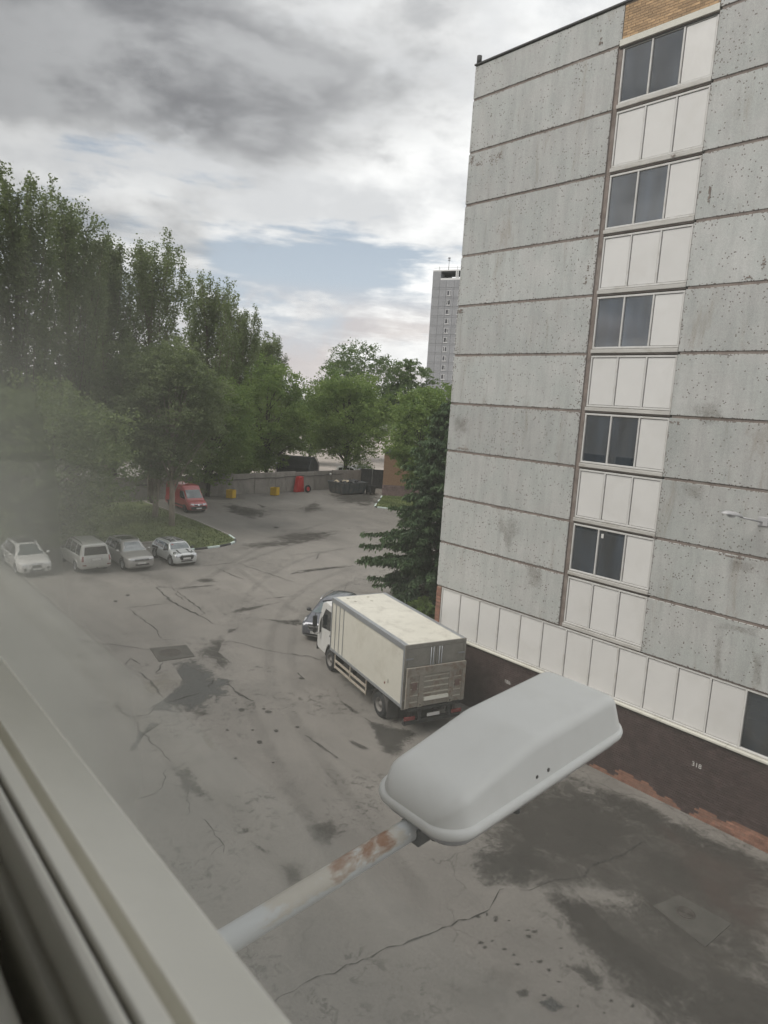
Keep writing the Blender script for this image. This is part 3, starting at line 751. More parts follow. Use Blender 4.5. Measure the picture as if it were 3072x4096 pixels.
lawn([(p[0] + 0.03, p[1] + 0.05) for p in kC] + [(kC[-1][0] + 2, 30), (-1.2, 30), (-1.2, kC[0][1])])
kerb = empty('kerb'); kerb['kind'] = 'structure'
def kerb_line(pts, cols):
    for i in range(len(pts) - 1):
        a, b = Vector((*pts[i], 0)), Vector((*pts[i + 1], 0))
        t = (b - a); L = t.length; ang = math.atan2(t.y, t.x)
        mb = MB().box(-L / 2 + 0.012, L / 2 - 0.012, -0.075, 0.075, 0.0, 0.14)
        mb.build('kerb_stone', M[cols[min(i, len(cols) - 1)]], kerb, bev=0.02, seg=2, loc=tuple((a + b) / 2), rot=(0, 0, ang + random.uniform(-0.01, 0.01)))
W_, B_, P_ = 'kerb_white', 'kerb_black', 'kerb_plain'
kerb_line(kerb_a, [W_, B_, W_, B_, W_, B_, W_, P_, P_, P_])
kerb_line([(-27.5, 1.6), (-30.85, 1.6), (-30.85, -2), (-30.85, -6), (-30.85, -10), (-30.85, -14)], [P_])
kerb_line(kR, [W_, B_, W_, B_, W_, W_, B_, W_, B_, W_, B_, W_, P_])
kerb_line(kC, [W_, B_, W_, W_, B_, W_])

# grass blades: tufts standing on the lawns
def point_in(poly, x, y):
    c = False; n = len(poly)
    for i in range(n):
        x1, y1 = poly[i]; x2, y2 = poly[(i + 1) % n]
        if (y1 > y) != (y2 > y) and x < (x2 - x1) * (y - y1) / (y2 - y1) + x1: c = not c
    return c
def tufts():
    V = []; A = []
    zone_l = [(p[0] - 0.12, p[1] - 0.12) for p in kerb_a[:9]] + [(-46, 7.7), (-46, -14), (-31.1, -14), (-31.1, 1.5)]
    zone_r = [(p[0], p[1] + 0.2) for p in kR[:12]] + [(-36, 44), (-44, 38)]
    zone_c = [(p[0] + 0.1, p[1] + 0.2) for p in kC] + [(-2, 20), (-2, 6)]
    for zone, cnt in ((zone_l, 15000), (zone_r, 3500), (zone_c, 3500)):
        xs = [p[0] for p in zone]; ys = [p[1] for p in zone]
        done = 0
        while done < cnt:
            x, y = random.uniform(min(xs), max(xs)), random.uniform(min(ys), max(ys))
            if not point_in(zone, x, y): continue
            done += 1
            h = random.uniform(0.05, 0.15); a = random.uniform(0, math.pi); s = random.uniform(0.03, 0.07)
            lx, ly = random.uniform(-0.05, 0.05), random.uniform(-0.05, 0.05)
            V += [(x - s * math.cos(a), y - s * math.sin(a), 0.085), (x + s * math.cos(a), y + s * math.sin(a), 0.085), (x + lx, y + ly, 0.09 + h)]
    F = np.arange(len(V)).reshape(-1, 3)
    o = link('grass', mesh_np('grass', V, F, M['grass']))
    tag(o, 'short mown green grass on the lawns behind the kerbs', 'grass', kind='stuff')
tufts()

# ------------------------------------------------------------------ panel building
PH = 1.815
def zj(k): return (13.394 - k) * PH
XA, XB = 6.0, 8.91
ROOF = zj(0.35)
bld = empty('panel_building', (0, 0, 0))
tag(bld, 'tall grey panel building with mosaic tile cladding and a white window column', 'building')
wall = MB()
wall.box(0.03, XA - 0.12, 0.022, 14, zj(11) - 0.0, ROOF - 0.05)
wall.box(XB + 0.08, 21.0, 0.023, 14, zj(11) - 0.0, ROOF - 0.05)
wall.box(XA - 0.11, XB + 0.07, 0.24, 14, zj(11), ROOF - 0.06)
wall.box(0.26, 21.0, 0.16, 14, 2.56, zj(11) - 0.001)
wall.build('wall', M['joint_mastic'], bld)
MB().box(0.05, 21.0, 0.014, 14, 0.0, 2.47).build('plinth_wall', M['mortar_painted'], bld)
MB().box(-0.03, 21.0, -0.04, 14, ROOF - 0.02, ROOF + 0.03).build('roof', M['roof_felt'], bld)
MB().tube([(0.10, 0.06, ROOF), (0.10, 0.06, ROOF + 0.30)], 0.09, 10).build('roof_post', M['roof_felt'], bld)
# tile-clad panels
gap = 0.085
def panel_mesh(w_, h_):
    return MB().box(0, w_, 0, 0.14, 0, h_).mesh('facade_panel', M['mosaic_tiles'], bev=0.008, seg=1)
pl = panel_mesh(XA - 0.13, PH - gap)
pr = panel_mesh(6.0 - 0.02, PH - gap)
ptop_l = panel_mesh(XA - 0.03, zj(0.35) - zj(1) - gap - 0.02)
ptop_r = panel_mesh(6.0 - 0.02, zj(0.35) - zj(1) - gap - 0.02)
for k in range(1, 11):
    dy = random.uniform(-0.006, 0.006)
    link('facade_panel', pl, bld, (0.0, dy, zj(k + 1) + gap * 0.5))
    link('facade_panel', pr, bld, (XB + 0.03, random.uniform(-0.006, 0.006), zj(k + 1) + gap * 0.5))
    link('facade_panel', pr, bld, (XB + 6.05, 0.0, zj(k + 1) + gap * 0.5))
link('facade_panel', ptop_l, bld, (0.0, 0, zj(1) + gap * 0.5))
link('facade_panel', ptop_r, bld, (XB + 0.03, 0, zj(1) + gap * 0.5))
link('facade_panel', ptop_r, bld, (XB + 6.05, 0, zj(1) + gap * 0.5))
# reveal strip at the left of the window column
MB().box(XA - 0.12, XA + 0.02, 0.05, 0.22, zj(11), zj(1) - 0.05).build('reveal', M['joint_mastic'], bld)

def bars(x0, x1, z0, z1, posts, y0, y1, t=0.06, tp=0.055):
    mb = MB()
    mb.box(x0, x1, y0, y1, z0, z0 + t).box(x0, x1, y0, y1, z1 - t, z1)
    mb.box(x0, x0 + tp, y0, y1, z0 + t, z1 - t).box(x1 - tp, x1, y0, y1, z0 + t, z1 - t)
    for p in posts: mb.box(p - tp / 2, p + tp / 2, y0, y1, z0 + t, z1 - t)
    return mb
X0, X1 = XA + 0.03, XB + 0.0
TH = (X1 - X0) / 3
for k in range(1, 11):
    z1, z0 = zj(k) - 0.05, zj(k + 1) + 0.06
    win = k % 2 == 1
    posts = [X0 + TH, X0 + 2 * TH]
    fr = bars(X0, X1, z0 + 0.10, z1, posts, 0.05, 0.14).build('window' if win else 'infill_frame', M['white_frame'], bld, bev=0.008, seg=1)
    MB().box(X0 - 0.02, X1 + 0.01, 0.012, 0.17, z0 - 0.03, z0 + 0.085).build('sill', M['sill_grey'], bld, bev=0.012, seg=2)
    MB().box(X0 - 0.02, X1 + 0.01, 0.055, 0.18, z0 - 0.075, z0 - 0.033).build('drip_gap', M['joint_mastic'], bld)
    for j in range(3):
        a, b = X0 + TH * j + 0.035, X0 + TH * (j + 1) - 0.035
        if j == 0: a = X0 + 0.06
        if j == 2: b = X1 - 0.06
        if win and j < 2:
            MB().box(a, b, 0.095, 0.105, z0 + 0.165, z1 - 0.065).build('pane', M['dark_glass'], fr)
        else:
            MB().box(a + 0.012, b - 0.006, 0.075, 0.11, z0 + 0.172, z1 - 0.072).build('infill_panel', M['white_panel'], fr, bev=0.006, seg=1)
MB().box(X0 + 2 * 0.0 + 1.05, X0 + 1.13, 0.088, 0.094, zj(9) - 0.36, zj(9) - 0.22).build('sticker', M['plate_white'], bld)
# above the top window: lintel and ochre brickwork
MB().box(XA - 0.08, XB + 0.01, -0.006, 0.2, zj(1) - 0.02, zj(1) + 0.165).build('lintel', M['sill_cream'], bld, bev=0.01)
MB().box(XA - 0.08, XB + 0.01, 0.05, 0.2, zj(1) - 0.10, zj(1) - 0.021).build('lintel_shadow_gap', M['joint_mastic'], bld)
MB().box(XA - 0.02, XB + 0.01, 0.022, 0.2, zj(1) + 0.166, ROOF - 0.03).build('brick_backing', M['mortar_ochre'], bld)
def brick_mesh(mat, L=0.25, H=0.065): return MB().box(0, L, 0, 0.05, 0, H).mesh('brick', M[mat])
bo = brick_mesh('brick_ochre'); bo_half = brick_mesh('brick_ochre', 0.12)
z = zj(1) + 0.178; row = 0
while z < ROOF - 0.09:
    x = XA - 0.01 - (0.13 if row % 2 else 0.0)
    while x + 0.25 <= XB + 0.02:
        if x < XA - 0.02: link('brick', bo_half, bld, (XA - 0.01, 0.012, z))
        else: link('brick', bo, bld, (x, 0.012 + random.uniform(0, 0.004), z))
        x += 0.262
    z += 0.077; row += 1
# the white panel strip over the plinth
S0, S1 = 2.56, zj(11) - 0.02
posts = [0.28 + 0.985 * i for i in range(1, 21)]
strip = bars(0.26, 20.9, S0, S1, posts, 0.035, 0.12, 0.055, 0.06).build('strip_frame', M['white_frame'], bld, bev=0.006, seg=1)
ed = [0.28] + posts
for i in range(len(ed) - 1):
    a, b = ed[i] + 0.045, ed[i + 1] - 0.037
    if i in (12, 13):
        MB().box(a, b, 0.09, 0.10, S0 + 0.06, S1 - 0.06).build('pane', M['dark_glass'], strip)
    else:
        MB().box(a, b, 0.062, 0.10, S0 + 0.068, S1 - 0.068).build('strip_panel', M['white_panel'], strip, bev=0.006, seg=1)
x = 0.02
while x < 20.8:
    MB().box(x, min(x + 1.96, 20.9), -0.085, 0.14, 2.475, 2.545).build('sill', M['sill_cream'], bld, bev=0.012)
    x += 1.967
# brick plinth: near bricks one by one, the rest joined
def peel(x):
    h = 0.0
    for c, wd, a in ((9.2, 0.85, 0.34), (10.1, 0.6, 0.22), (11.7, 0.7, 0.36), (12.7, 0.9, 0.44), (13.8, 0.8, 0.40), (8.2, 0.5, 0.10)):
        h = max(h, a * max(0.0, 1 - ((x - c) / wd) ** 2))
    return h + 0.07 * math.sin(x * 7.3) * (h > 0.05)
allb = []
row = 0; z = 0.0
while z + 0.065 < 2.47:
    x = 0.30 - (0.13 if row % 2 else 0.0)
    while x < 20.7:
        xa = max(x, 0.26)
        bare = z < peel(x + 0.12)
        allb.append((xa, z + 0.005, x + 0.25 - xa, bare))
        x += 0.262
    z += 0.0755; row += 1
bp, bb = brick_mesh('brick_painted'), brick_mesh('brick_bare')
def seen(b):
    q = AX @ (Vector((b[0] + 0.12, 0, b[1])) - CAM)
    if q.z <= 0: return None
    px, py = 1536 + FPX * q.x / q.z, 2048 + FPX * q.y / q.z
    return q.z if (0 < px < 3040 and py < 4096) else None
ranked = sorted([b for b in allb if seen(b) and b[2] > 0.24], key=lambda b: seen(b))
single = set(id(b) for b in ranked[:300])
rest_p, rest_b = MB(), MB()
for b in allb:
    if id(b) in single:
        link('brick', bb if b[3] else bp, bld, (b[0], random.uniform(-0.003, 0.003) + (0.004 if b[3] else 0), b[1]))
    else:
        (rest_b if b[3] else rest_p).box(b[0], b[0] + b[2], random.uniform(-0.003, 0.003) + (0.004 if b[3] else 0), 0.05, b[1], b[1] + 0.065)
tag(link('brick_courses', rest_p.mesh('brick_courses', M['brick_painted'], recalc=False), bld), kind='stuff')
tag(link('bare_brick_courses', rest_b.mesh('bare_brick_courses', M['brick_bare'], recalc=False), bld), kind='stuff')
# red brick pier at the left corner
MB().box(0.02, 0.25, 0.03, 0.6, 0.0, zj(11) - 0.002).build('pier_core', M['mortar_ochre'], bld)
bpier = brick_mesh('brick_bare', 0.245, 0.065)
z = 0.0
while z + 0.066 < zj(11):
    link('brick', bpier, bld, (0.008, 0.006 + random.uniform(0, 0.004), z + 0.005)); z += 0.0755
# places where the tiles have come away, and damp marks under the joints
def on_wall(px, py, y=0.0):
    r = ray(px, py); return CAM + r * ((y - CAM.y) / r.y)
def chipped(px, py, w_, h_, dens=0.6):
    c = on_wall(px, py); s_ = 0.034; mb = MB()
    nx, nh = max(1, int(w_ / s_)), max(1, int(h_ / s_))
    for i in range(nx):
        for j in range(nh):
            e_ = 1 - max(abs(i + 0.5 - nx / 2) / (nx / 2), abs(j + 0.5 - nh / 2) / (nh / 2)) * 0.6
            if random.random() < dens * e_ + 0.08:
                x_, z_ = c.x + (i - nx / 2) * s_, c.z + (j - nh / 2) * s_
                mb.box(x_, x_ + s_ * 0.98, -0.0075, -0.0035, z_, z_ + s_ * 0.98)
    if mb.v: mb.build('chipped_patch', M['joint_mastic'], bld)
for a in ((1890, 640, 0.20, 0.35, 0.7), (1915, 655, 0.28, 0.14, 0.6), (1975, 638, 0.45, 0.40, 0.35), (2000, 620, 0.25, 0.25, 0.5), (1852, 1795, 0.60, 0.08, 0.8), (2010, 2037, 1.0, 0.05, 0.9), (2352, 1075, 0.07, 0.22, 0.9),
          (2345, 1120, 0.08, 0.30, 0.9), (2838, 775, 0.07, 0.50, 0.9), (2405, 165, 0.16, 0.22, 0.7), (2400, 125, 0.20, 0.10, 0.4), (2385, 922, 0.18, 0.10, 0.8), (1840, 1245, 0.30, 0.16, 0.95), (2990, 1110, 0.30, 0.12, 0.5), (3055, 1050, 0.10, 0.35, 0.6),
          (1965, 460, 0.10, 0.12, 0.7), (1970, 545, 0.05, 0.16, 0.9), (2055, 1735, 0.12, 0.06, 0.8), (1880, 1605, 0.04, 0.20, 0.9), (2700, 1690, 0.35, 0.10, 0.7), (2620, 2155, 0.2, 0.14, 0.7), (2690, 625, 0.2, 0.08, 0.7), (2920, 2225, 0.9, 0.05, 0.7)):
    chipped(*a)
def wall_damp(pts, core=0.2):
    q = [on_wall(x, y) for x, y in pts]
    cx = sum(v.x for v in q) / len(q); cz = sum(v.z for v in q) / len(q)
    o = densify([(v.x, v.z) for v in q]); n = len(o)
    V = [(cx, -0.0115, cz)]; A = [1.0]; F = []
    rg = (0.3, 0.55, 0.8, 1.0)
    for r_ in rg:
        for (x, z) in o: V.append((cx + (x - cx) * r_, -0.0115, cz + (z - cz) * r_)); A.append(min(1.0, (1 - r_) / (1 - core)))
    for k in range(n): F.append((0, 1 + k, 1 + (k + 1) % n))
    for i in range(len(rg) - 1):
        for k in range(n):
            a_, b_ = 1 + i * n + k, 1 + i * n + (k + 1) % n
            F += [(a_, a_ + n, b_ + n), (a_, b_ + n, b_)]
    link('damp_mark', mesh_np('damp_mark', V, F, M['wall_damp'], attr={'fade': A}), bld)
for a in (((1930, 2035), (2110, 2045), (2100, 2130), (2040, 2260), (1990, 2150)), ((2860, 2480), (2900, 2480), (2890, 2760), (2850, 2740)), ((3000, 2560), (3060, 2570), (3050, 2790), (3005, 2770)), ((2860, 2470), (3060, 2520), (3060, 2560), (2860, 2510)),
          ((2720, 1620), (2900, 1560), (2960, 1700), (2780, 1720)), ((1800, 1640), (1900, 1660), (1880, 1760), (1800, 1740)), ((2080, 2200), (2200, 2230), (2180, 2400), (2090, 2380)), ((2880, 2210), (3072, 2240), (3060, 2330), (2900, 2290)), ((2700, 1900), (2850, 1930), (2830, 2030), (2720, 2010))):
    wall_damp(a)
# painted numbers on the brickwork
def text_mesh(name, s, size, mat, extrude=0.0015):
    cu = bpy.data.curves.new(name, 'FONT'); cu.body = s; cu.size = size; cu.extrude = extrude; cu.align_x = 'CENTER'; cu.resolution_u = 3
    tmp = bpy.data.objects.new(name, cu); COL.objects.link(tmp)
    dg = bpy.context.evaluated_depsgraph_get()
    me = bpy.data.meshes.new_from_object(tmp.evaluated_get(dg))
    bpy.data.objects.remove(tmp); me.materials.clear(); me.materials.append(mat)
    return me
for s, px, py in (('186', 2030, 2727), ('318', 2787, 3060)):
    r = ray(px, py); t = -CAM.y / r.y; p = CAM + r * t
    link('painted_number', text_mesh('painted_number', s, 0.20, M['chalk_paint']), bld, (p.x, -0.009, p.z - 0.07), (math.pi / 2, 0, 0))
# little grey flood lamp on an arm on the facade
def wall_lamp():
    r = ray(3053, 2086); t = -CAM.y / r.y; p = CAM + r * t
    root = empty('wall_lamp', (p.x, -0.008, p.z))
    MB().box(-0.13, 0.13, -0.02, 0.006, -0.12, 0.12).build('bracket', M['wall_lamp_grey'], root, bev=0.01)
    e = Vector((-0.34, -0.62, 0.10))
    MB().tube([(-0.02, -0.01, -0.02), tuple(e)], 0.024, 8).build('arm', M['wall_lamp_grey'], root)
    dirv = e.normalized(); ang = math.atan2(dirv.y, dirv.x)
    secs = [(-0.05, 0.04, 0.03), (0.02, 0.10, 0.07), (0.22, 0.145, 0.11), (0.45, 0.14, 0.09), (0.56, 0.08, 0.04), (0.58, 0.02, 0.01)]
    mb = MB(); V = []; F = []; n = 10
    for (s_, wd, hh) in secs:
        for k in range(n):
            a = math.pi * k / (n - 1)
            V.append((s_, wd * math.cos(a), hh * math.sin(a)))
    for i in range(len(secs) - 1):
        for k in range(n - 1): F.append((i * n + k, i * n + k + 1, (i + 1) * n + k + 1, (i + 1) * n + k))
        F.append((i * n, (i + 1) * n, (i + 1) * n + n - 1, i * n + n - 1))
    mb.add(V, F, True)
    mb.build('housing', M['wall_lamp_grey'], root, loc=tuple(e), rot=(0, -0.16, ang))
    MB().lathe([(0.001, -0.07), (0.07, -0.06), (0.105, -0.03), (0.115, 0.0)], 'Z', 14, (0.3, 0, 0)).build('diffuser', M['lamp_glass'], root, loc=tuple(e), rot=(0, -0.16, ang))
    tag(root, 'small grey flood lamp on an arm fixed to the tiled facade', 'lamp')
wall_lamp()

# ------------------------------------------------------------------ fence at the far end of the yard
FA, FB = Vector((-51.0, 9.6, 0)), Vector((-53.1, 38.6, 0))
fence = empty('concrete_fence', tuple(FA), math.atan2((FB - FA).y, (FB - FA).x))
tag(fence, 'long grey concrete panel fence across the far end of the yard', 'fence')
FL = (FB - FA).length
s = -14.0; i = 0
hs = [2.42, 2.42, 2.42, 2.42, 2.45, 2.45, 2.22, 2.42, 2.42, 2.45, 2.4]
while s < FL - 0.5:
    L = 2.95 if i not in (6,) else 2.95
    h = 2.40 + 0.05 * math.sin(i * 2.1)
    MB().box(0.03, L - 0.03, -0.06, 0.06, 0.0, h).build('fence_panel', M['concrete'], fence, bev=0.015, seg=1, loc=(s, random.uniform(-0.03, 0.03), 0), rot=(0, random.uniform(-0.006, 0.006), 0))
    MB().box(-0.05, 0.05, -0.10, 0.10, 0.0, h + 0.03).build('fence_post', M['concrete'], fence, bev=0.015, seg=1, loc=(s, 0, 0))
    s += L; i += 1
# a cable sagging along the fence
cab = MB(); pts = []
u = -2.0
while u < FL - 3:
    pts.append((u, -0.16, 1.62 + 0.012 * u + 0.05 * math.sin(u * 1.1) + 0.03 * math.sin(u * 2.7))); u += 0.5
cab.tube(pts, 0.035, 6)
o = cab.build('cable', M['cable'], None)
o.location = fence.location; o.rotation_euler = fence.rotation_euler
tag(o, 'black cable sagging along the concrete fence', 'cable')
def on_fence(px, py, off=-0.2):
    """point on the yard side of the fence seen through a photo point"""
    n = Vector((-(FB - FA).y, (FB - FA).x, 0)).normalized()     # away from the yard
    if n.x > 0: n = -n
    q0 = FA - n * abs(off)
    r = ray(px, py)
    return CAM + r * ((q0 - CAM).dot(n) / r.dot(n))
p = on_fence(1322, 1896)
fl = empty('flood_lamp', tuple(p), 0.0)
MB().lathe([(0.001, 0.10), (0.10, 0.09), (0.15, 0.03), (0.14, -0.04), (0.05, -0.09), (0.001, -0.1)], 'X', 14).build('housing', M['plate_white'], fl)
MB().tube([(-0.08, 0, 0), (-0.3, 0, 0.02)], 0.03, 6).build('bracket', M['black_plastic'], fl)
tag(fl, 'small white round lamp fixed to the concrete fence above the skip', 'lamp')

def planter(px, py, label, rz):
    c = G(px, py)
    root = empty('planter', (c.x, c.y, 0), rz)
    w0, h, t = 0.40, 0.92, 0.05
    mb = MB()
    for (a0, a1, b0, b1) in ((-w0, w0, -w0, -w0 + t), (-w0, w0, w0 - t, w0), (-w0, -w0 + t, -w0 + t, w0 - t), (w0 - t, w0, -w0 + t, w0 - t)):
        mb.box(a0, a1, b0, b1, 0.03, h)
    mb.build('box', M['yellow_paint'], root, bev=0.01)
    MB().box(-w0 + t, w0 - t, -w0 + t, w0 - t, 0.05, h - 0.22).build('soil', M['soil'], root)
    mb = MB()
    for a in (-0.3, 0.3):
        for b in (-0.3, 0.3): mb.box(a - 0.06, a + 0.06, b - 0.06, b + 0.06, 0.0, 0.03)
    mb.build('foot', M['black_plastic'], root)
    tag(root, label, 'planter', 'yellow planters along the concrete fence')
planter(924, 1992, 'yellow square planter by the concrete fence, nearer the red van', 0.55)
planter(1099, 1981, 'yellow square planter by the concrete fence, nearer the red barrier', 0.55)

# red water-filled road barrier stood on end, and a wheel leaning on it
c = G(1196, 1967)
ba = empty('road_barrier', (c.x, c.y, 0), math.atan2((FB - FA).y, (FB - FA).x) + 0.12)
mb = MB().prism([(-0.72, 0.0), (0.62, 0.0), (0.42, 1.86), (-0.38, 1.86)], -0.30, 0.30, 'Y')
mb.build('barrier_body', M['red_plastic'], ba, bev=0.06, seg=3)
mb = MB()
for x_ in (-0.28, 0.22): mb.obox((x_, -0.31, 0.9), (0.10, 0.05, 1.5))
mb.build('rib', M['red_plastic'], ba, bev=0.02)
MB().obox((-0.03, 0, 1.88), (0.5, 0.4, 0.05)).build('end_cap', M['red_plastic'], ba, bev=0.02)
tag(ba, 'red plastic road barrier standing on end against the concrete fence', 'barrier')
c = G(1214, 1968)
wh = empty('loose_wheel', (c.x + 0.55, c.y, 0), math.atan2((FB - FA).y, (FB - FA).x))
MB().lathe([(0.26, -0.10), (0.36, -0.11), (0.44, -0.08), (0.455, 0.0), (0.44, 0.08), (0.36, 0.11), (0.26, 0.10), (0.26, -0.10)], 'Y', 24, (0.3, 0, 0.452)).build('tyre', M['tyre'], wh, rot=(-0.15, 0, 0))
mb = MB().lathe([(0.26, -0.06), (0.20, -0.03), (0.08, -0.06), (0.001, -0.06)], 'Y', 20, (0.3, 0, 0.452))
mb.build('rim', M['red_plastic'], wh, rot=(-0.15, 0, 0))
tag(wh, 'dark wheel with red rim leaning beside the red barrier', 'wheel')

# skip full of rubbish
a_, b_, d_ = G(1302, 1966), G(1368, 1981), G(1412, 1962)
ang = math.atan2((b_ - a_).y, (b_ - a_).x)
ex = (b_ - a_).normalized(); ey = Vector((-ex.y, ex.x, 0))
c = b_ + ey * 1.9 - ex * 1.45
sk = empty('skip', (c.x, c.y, 0), ang)
def open_box(w1, l1, w2, l2, z0, z1, t=0.07):
    mb = MB()
    o0 = [(-w1, -l1), (w1, -l1), (w1, l1), (-w1, l1)]; o1 = [(-w2, -l2), (w2, -l2), (w2, l2), (-w2, l2)]
    i1 = [(-w2 + t, -l2 + t), (w2 - t, -l2 + t), (w2 - t, l2 - t), (-w2 + t, l2 - t)]
    V = [(*q, z0) for q in o0] + [(*q, z1) for q in o1] + [(*q, z1) for q in i1] + [(q[0] * 0.9, q[1] * 0.9, z0 + 0.1) for q in i1]
    F = [(3, 2, 1, 0), (12, 13, 14, 15)]
    for k in range(4):
        j = (k + 1) % 4
        F += [(k, j, 4 + j, 4 + k), (4 + k, 4 + j, 8 + j, 8 + k), (8 + k, 8 + j, 12 + j, 12 + k)]
    return mb.add(V, F)
open_box(1.30, 1.75, 1.50, 1.95, 0.12, 1.42).build('skip_body', M['skip_steel'], sk, bev=0.02, seg=1)
mb = MB()
for k in range(-2, 3):
    mb.obox((1.42, k * 0.78, 0.76), (0.08, 0.10, 1.24), (0, 0.15, 0)).obox((-1.42, k * 0.78, 0.76), (0.08, 0.10, 1.24), (0, -0.15, 0))
for k in (-0.9, 0, 0.9): mb.obox((k, -1.88, 0.76), (0.10, 0.08, 1.24), (0.15, 0, 0))
mb.build('rib', M['skip_steel'], sk, bev=0.01, seg=1)
mb = MB().box(-1.56, 1.56, -2.01, -1.93, 1.36, 1.46).box(-1.56, 1.56, 1.93, 2.01, 1.36, 1.46).box(-1.56, -1.48, -1.93, 1.93, 1.36, 1.46).box(1.48, 1.56, -1.93, 1.93, 1.36, 1.46)
mb.build('top_rail', M['skip_steel'], sk, bev=0.015, seg=1)
MB().box(-1.1, 1.1, -1.7, -1.5, 0.0, 0.12).box(-1.1, 1.1, 1.5, 1.7, 0.0, 0.12).build('skid', M['skip_steel'], sk)
tag(sk, 'dark steel skip full of rubbish standing by the concrete fence', 'skip')
rub = MB(); rubp = MB()
for k in range(60):
    x_, y_ = random.uniform(-1.2, 1.2), random.uniform(-1.65, 1.65)
    zz = 1.20 + 0.35 * max(0, 1 - (x_ / 1.4) ** 2) * max(0, 1 - (y_ / 1.9) ** 2)
    tgt = rubp if (random.random() < 0.16 and x_ < 0.6 and y_ < 0.4) else rub
    tgt.obox((x_, y_, zz), (random.uniform(0.2, 0.8), random.uniform(0.15, 0.6), random.uniform(0.15, 0.45)), (random.uniform(-0.6, 0.6), random.uniform(-0.6, 0.6), random.uniform(0, 3)), random.uniform(0.4, 1.0))
r0 = empty('rubbish_heap', (c.x, c.y, 0), ang)
tag(rub.build('dark_rubbish', M['rubbish_dark'], r0, bev=0.03, seg=1), kind='stuff')
tag(rubp.build('pale_rubbish', M['rubbish_pale'], r0, bev=0.02, seg=1), kind='stuff')
tag(r0, 'heap of dark and pale rubbish filling the skip', 'rubbish')
# waste bin just right of the skip
c2 = b_ + ey * 4.3 + ex * 0.2
wb = empty('waste_bin', (c2.x, c2.y, 0), ang)
open_box(0.42, 0.36, 0.55, 0.48, 0.18, 1.10, 0.04).build('bin_body', M['gate_dark'], wb, bev=0.02, seg=1)
mb = MB()
for x_ in (-0.35, 0.35):
    for y_ in (-0.3, 0.3): mb.lathe([(0.001, -0.03), (0.09, -0.03), (0.09, 0.03), (0.001, 0.03)], 'Y', 10, (x_, y_, 0.09))
mb.build('castor', M['tyre'], wb)
tag(wb, 'dark waste bin in the shade to the right of the skip', 'bin')

# dark gate added to stand in for the shaded passage between fence and brick building
g0 = Vector((-53.2, 38.75, 0)); g1 = far(1560, 93)
gt = empty('shade_gate', tuple(g0), math.atan2((g1 - g0).y, (g1 - g0).x))
GL = (g1 - g0).length
for k in range(2):
    x0 = k * GL / 2
    MB().box(x0 + 0.05, x0 + GL / 2 - 0.05, -0.02, 0.02, 0.08, 2.5).build('shade_gate_leaf', M['gate_dark'], gt)
    mb = MB().box(x0 + 0.03, x0 + GL / 2 - 0.03, -0.05, 0.05, 0.05, 0.13).box(x0 + 0.03, x0 + GL / 2 - 0.03, -0.05, 0.05, 2.45, 2.53)
    for q in range(5):
        xx = x0 + 0.05 + q * (GL / 2 - 0.1) / 4; mb.box(xx - 0.03, xx + 0.03, -0.05, 0.05, 0.13, 2.45)
    mb.build('shade_gate_frame', M['gate_dark'], gt)
tag(gt, 'dark gate added for the shade of the passage between fence and ochre brick building', 'gate')

# ------------------------------------------------------------------ small ochre brick building
BO = G(1528, 1983)
ob = empty('brick_building', (BO.x, BO.y, 0), math.radians(47))
tag(ob, 'small ochre brick building with a dark stone plinth beside the right lawn', 'building')
LB, DB, HB = 14.0, 9.0, 5.25
MB().box(0, LB, 0, DB, 0.0, HB).build('wall', M['brick_wall_far'], ob)
MB().box(-0.18, LB + 0.18, -0.18, DB + 0.18, HB, HB + 0.16).build('roof', M['roof_felt'], ob, bev=0.02)
MB().box(-0.03, LB, -0.03, 0.0, 0.0, 1.38).build('plinth', M['plinth_stone'], ob)
pm = MB().box(0.0, 0.38, -0.075, -0.02, 0.0, 0.32).mesh('plinth_stone', M['plinth_stone'], bev=0.015, seg=1)
for r_ in range(4):
    x = -0.05 + (0.0 if r_ % 2 == 0 else 0.2)
    while x < 9: link('plinth_stone', pm, ob, (x, random.uniform(-0.008, 0.008), 0.03 + r_ * 0.34)); x += 0.405
cm = MB().box(0.0, LB, -0.028, 0.0, 0.0, 0.055).mesh('brick_course', M['brick_wall_far'])
zz = 1.42
while zz < HB - 0.08:
    link('brick_course', cm, ob, (0, 0, zz)); zz += 0.085
for x in (3.2, 6.8, 10.4):
    wf = MB(); wf.box(x, x + 1.5, -0.06, 0.02, 2.0, 2.08).box(x, x + 1.5, -0.06, 0.02, 3.52, 3.6).box(x, x + 0.08, -0.06, 0.02, 2.08, 3.52).box(x + 1.42, x + 1.5, -0.06, 0.02, 2.08, 3.52).box(x + 0.71, x + 0.79, -0.06, 0.02, 2.08, 3.52)
    f_ = wf.build('window', M['tower_frame'], ob)
    MB().box(x + 0.08, x + 0.71, -0.045, -0.035, 2.08, 3.52).build('pane', M['tower_glass'], f_)
    MB().box(x + 0.79, x + 1.42, -0.045, -0.035, 2.08, 3.52).build('pane', M['tower_glass'], f_)

# black tarpaulin shelter and parked things beyond the fence
c = far(1205, 96)
sh = empty('tarpaulin_shelter', tuple(c), 0.7)
prof = [(-2.6, 0.0), (-2.6, 2.2), (-1.9, 3.0), (-0.8, 3.45), (0.4, 3.5), (1.5, 3.1), (2.6, 2.3), (2.6, 0.0)]
MB().prism(prof, -2.2, 2.2, 'X').build('cover', M['tarp'], sh, bev=0.12, seg=2)
mb = MB()
for x_ in (-2.25, 2.25):
    mb.tube([(x_, y_, z_ + 0.05) for y_, z_ in prof], 0.05, 6)
mb.build('hoop', M['skip_steel'], sh)
tag(sh, 'dark rounded tarpaulin shelter showing above the concrete fence', 'shelter')

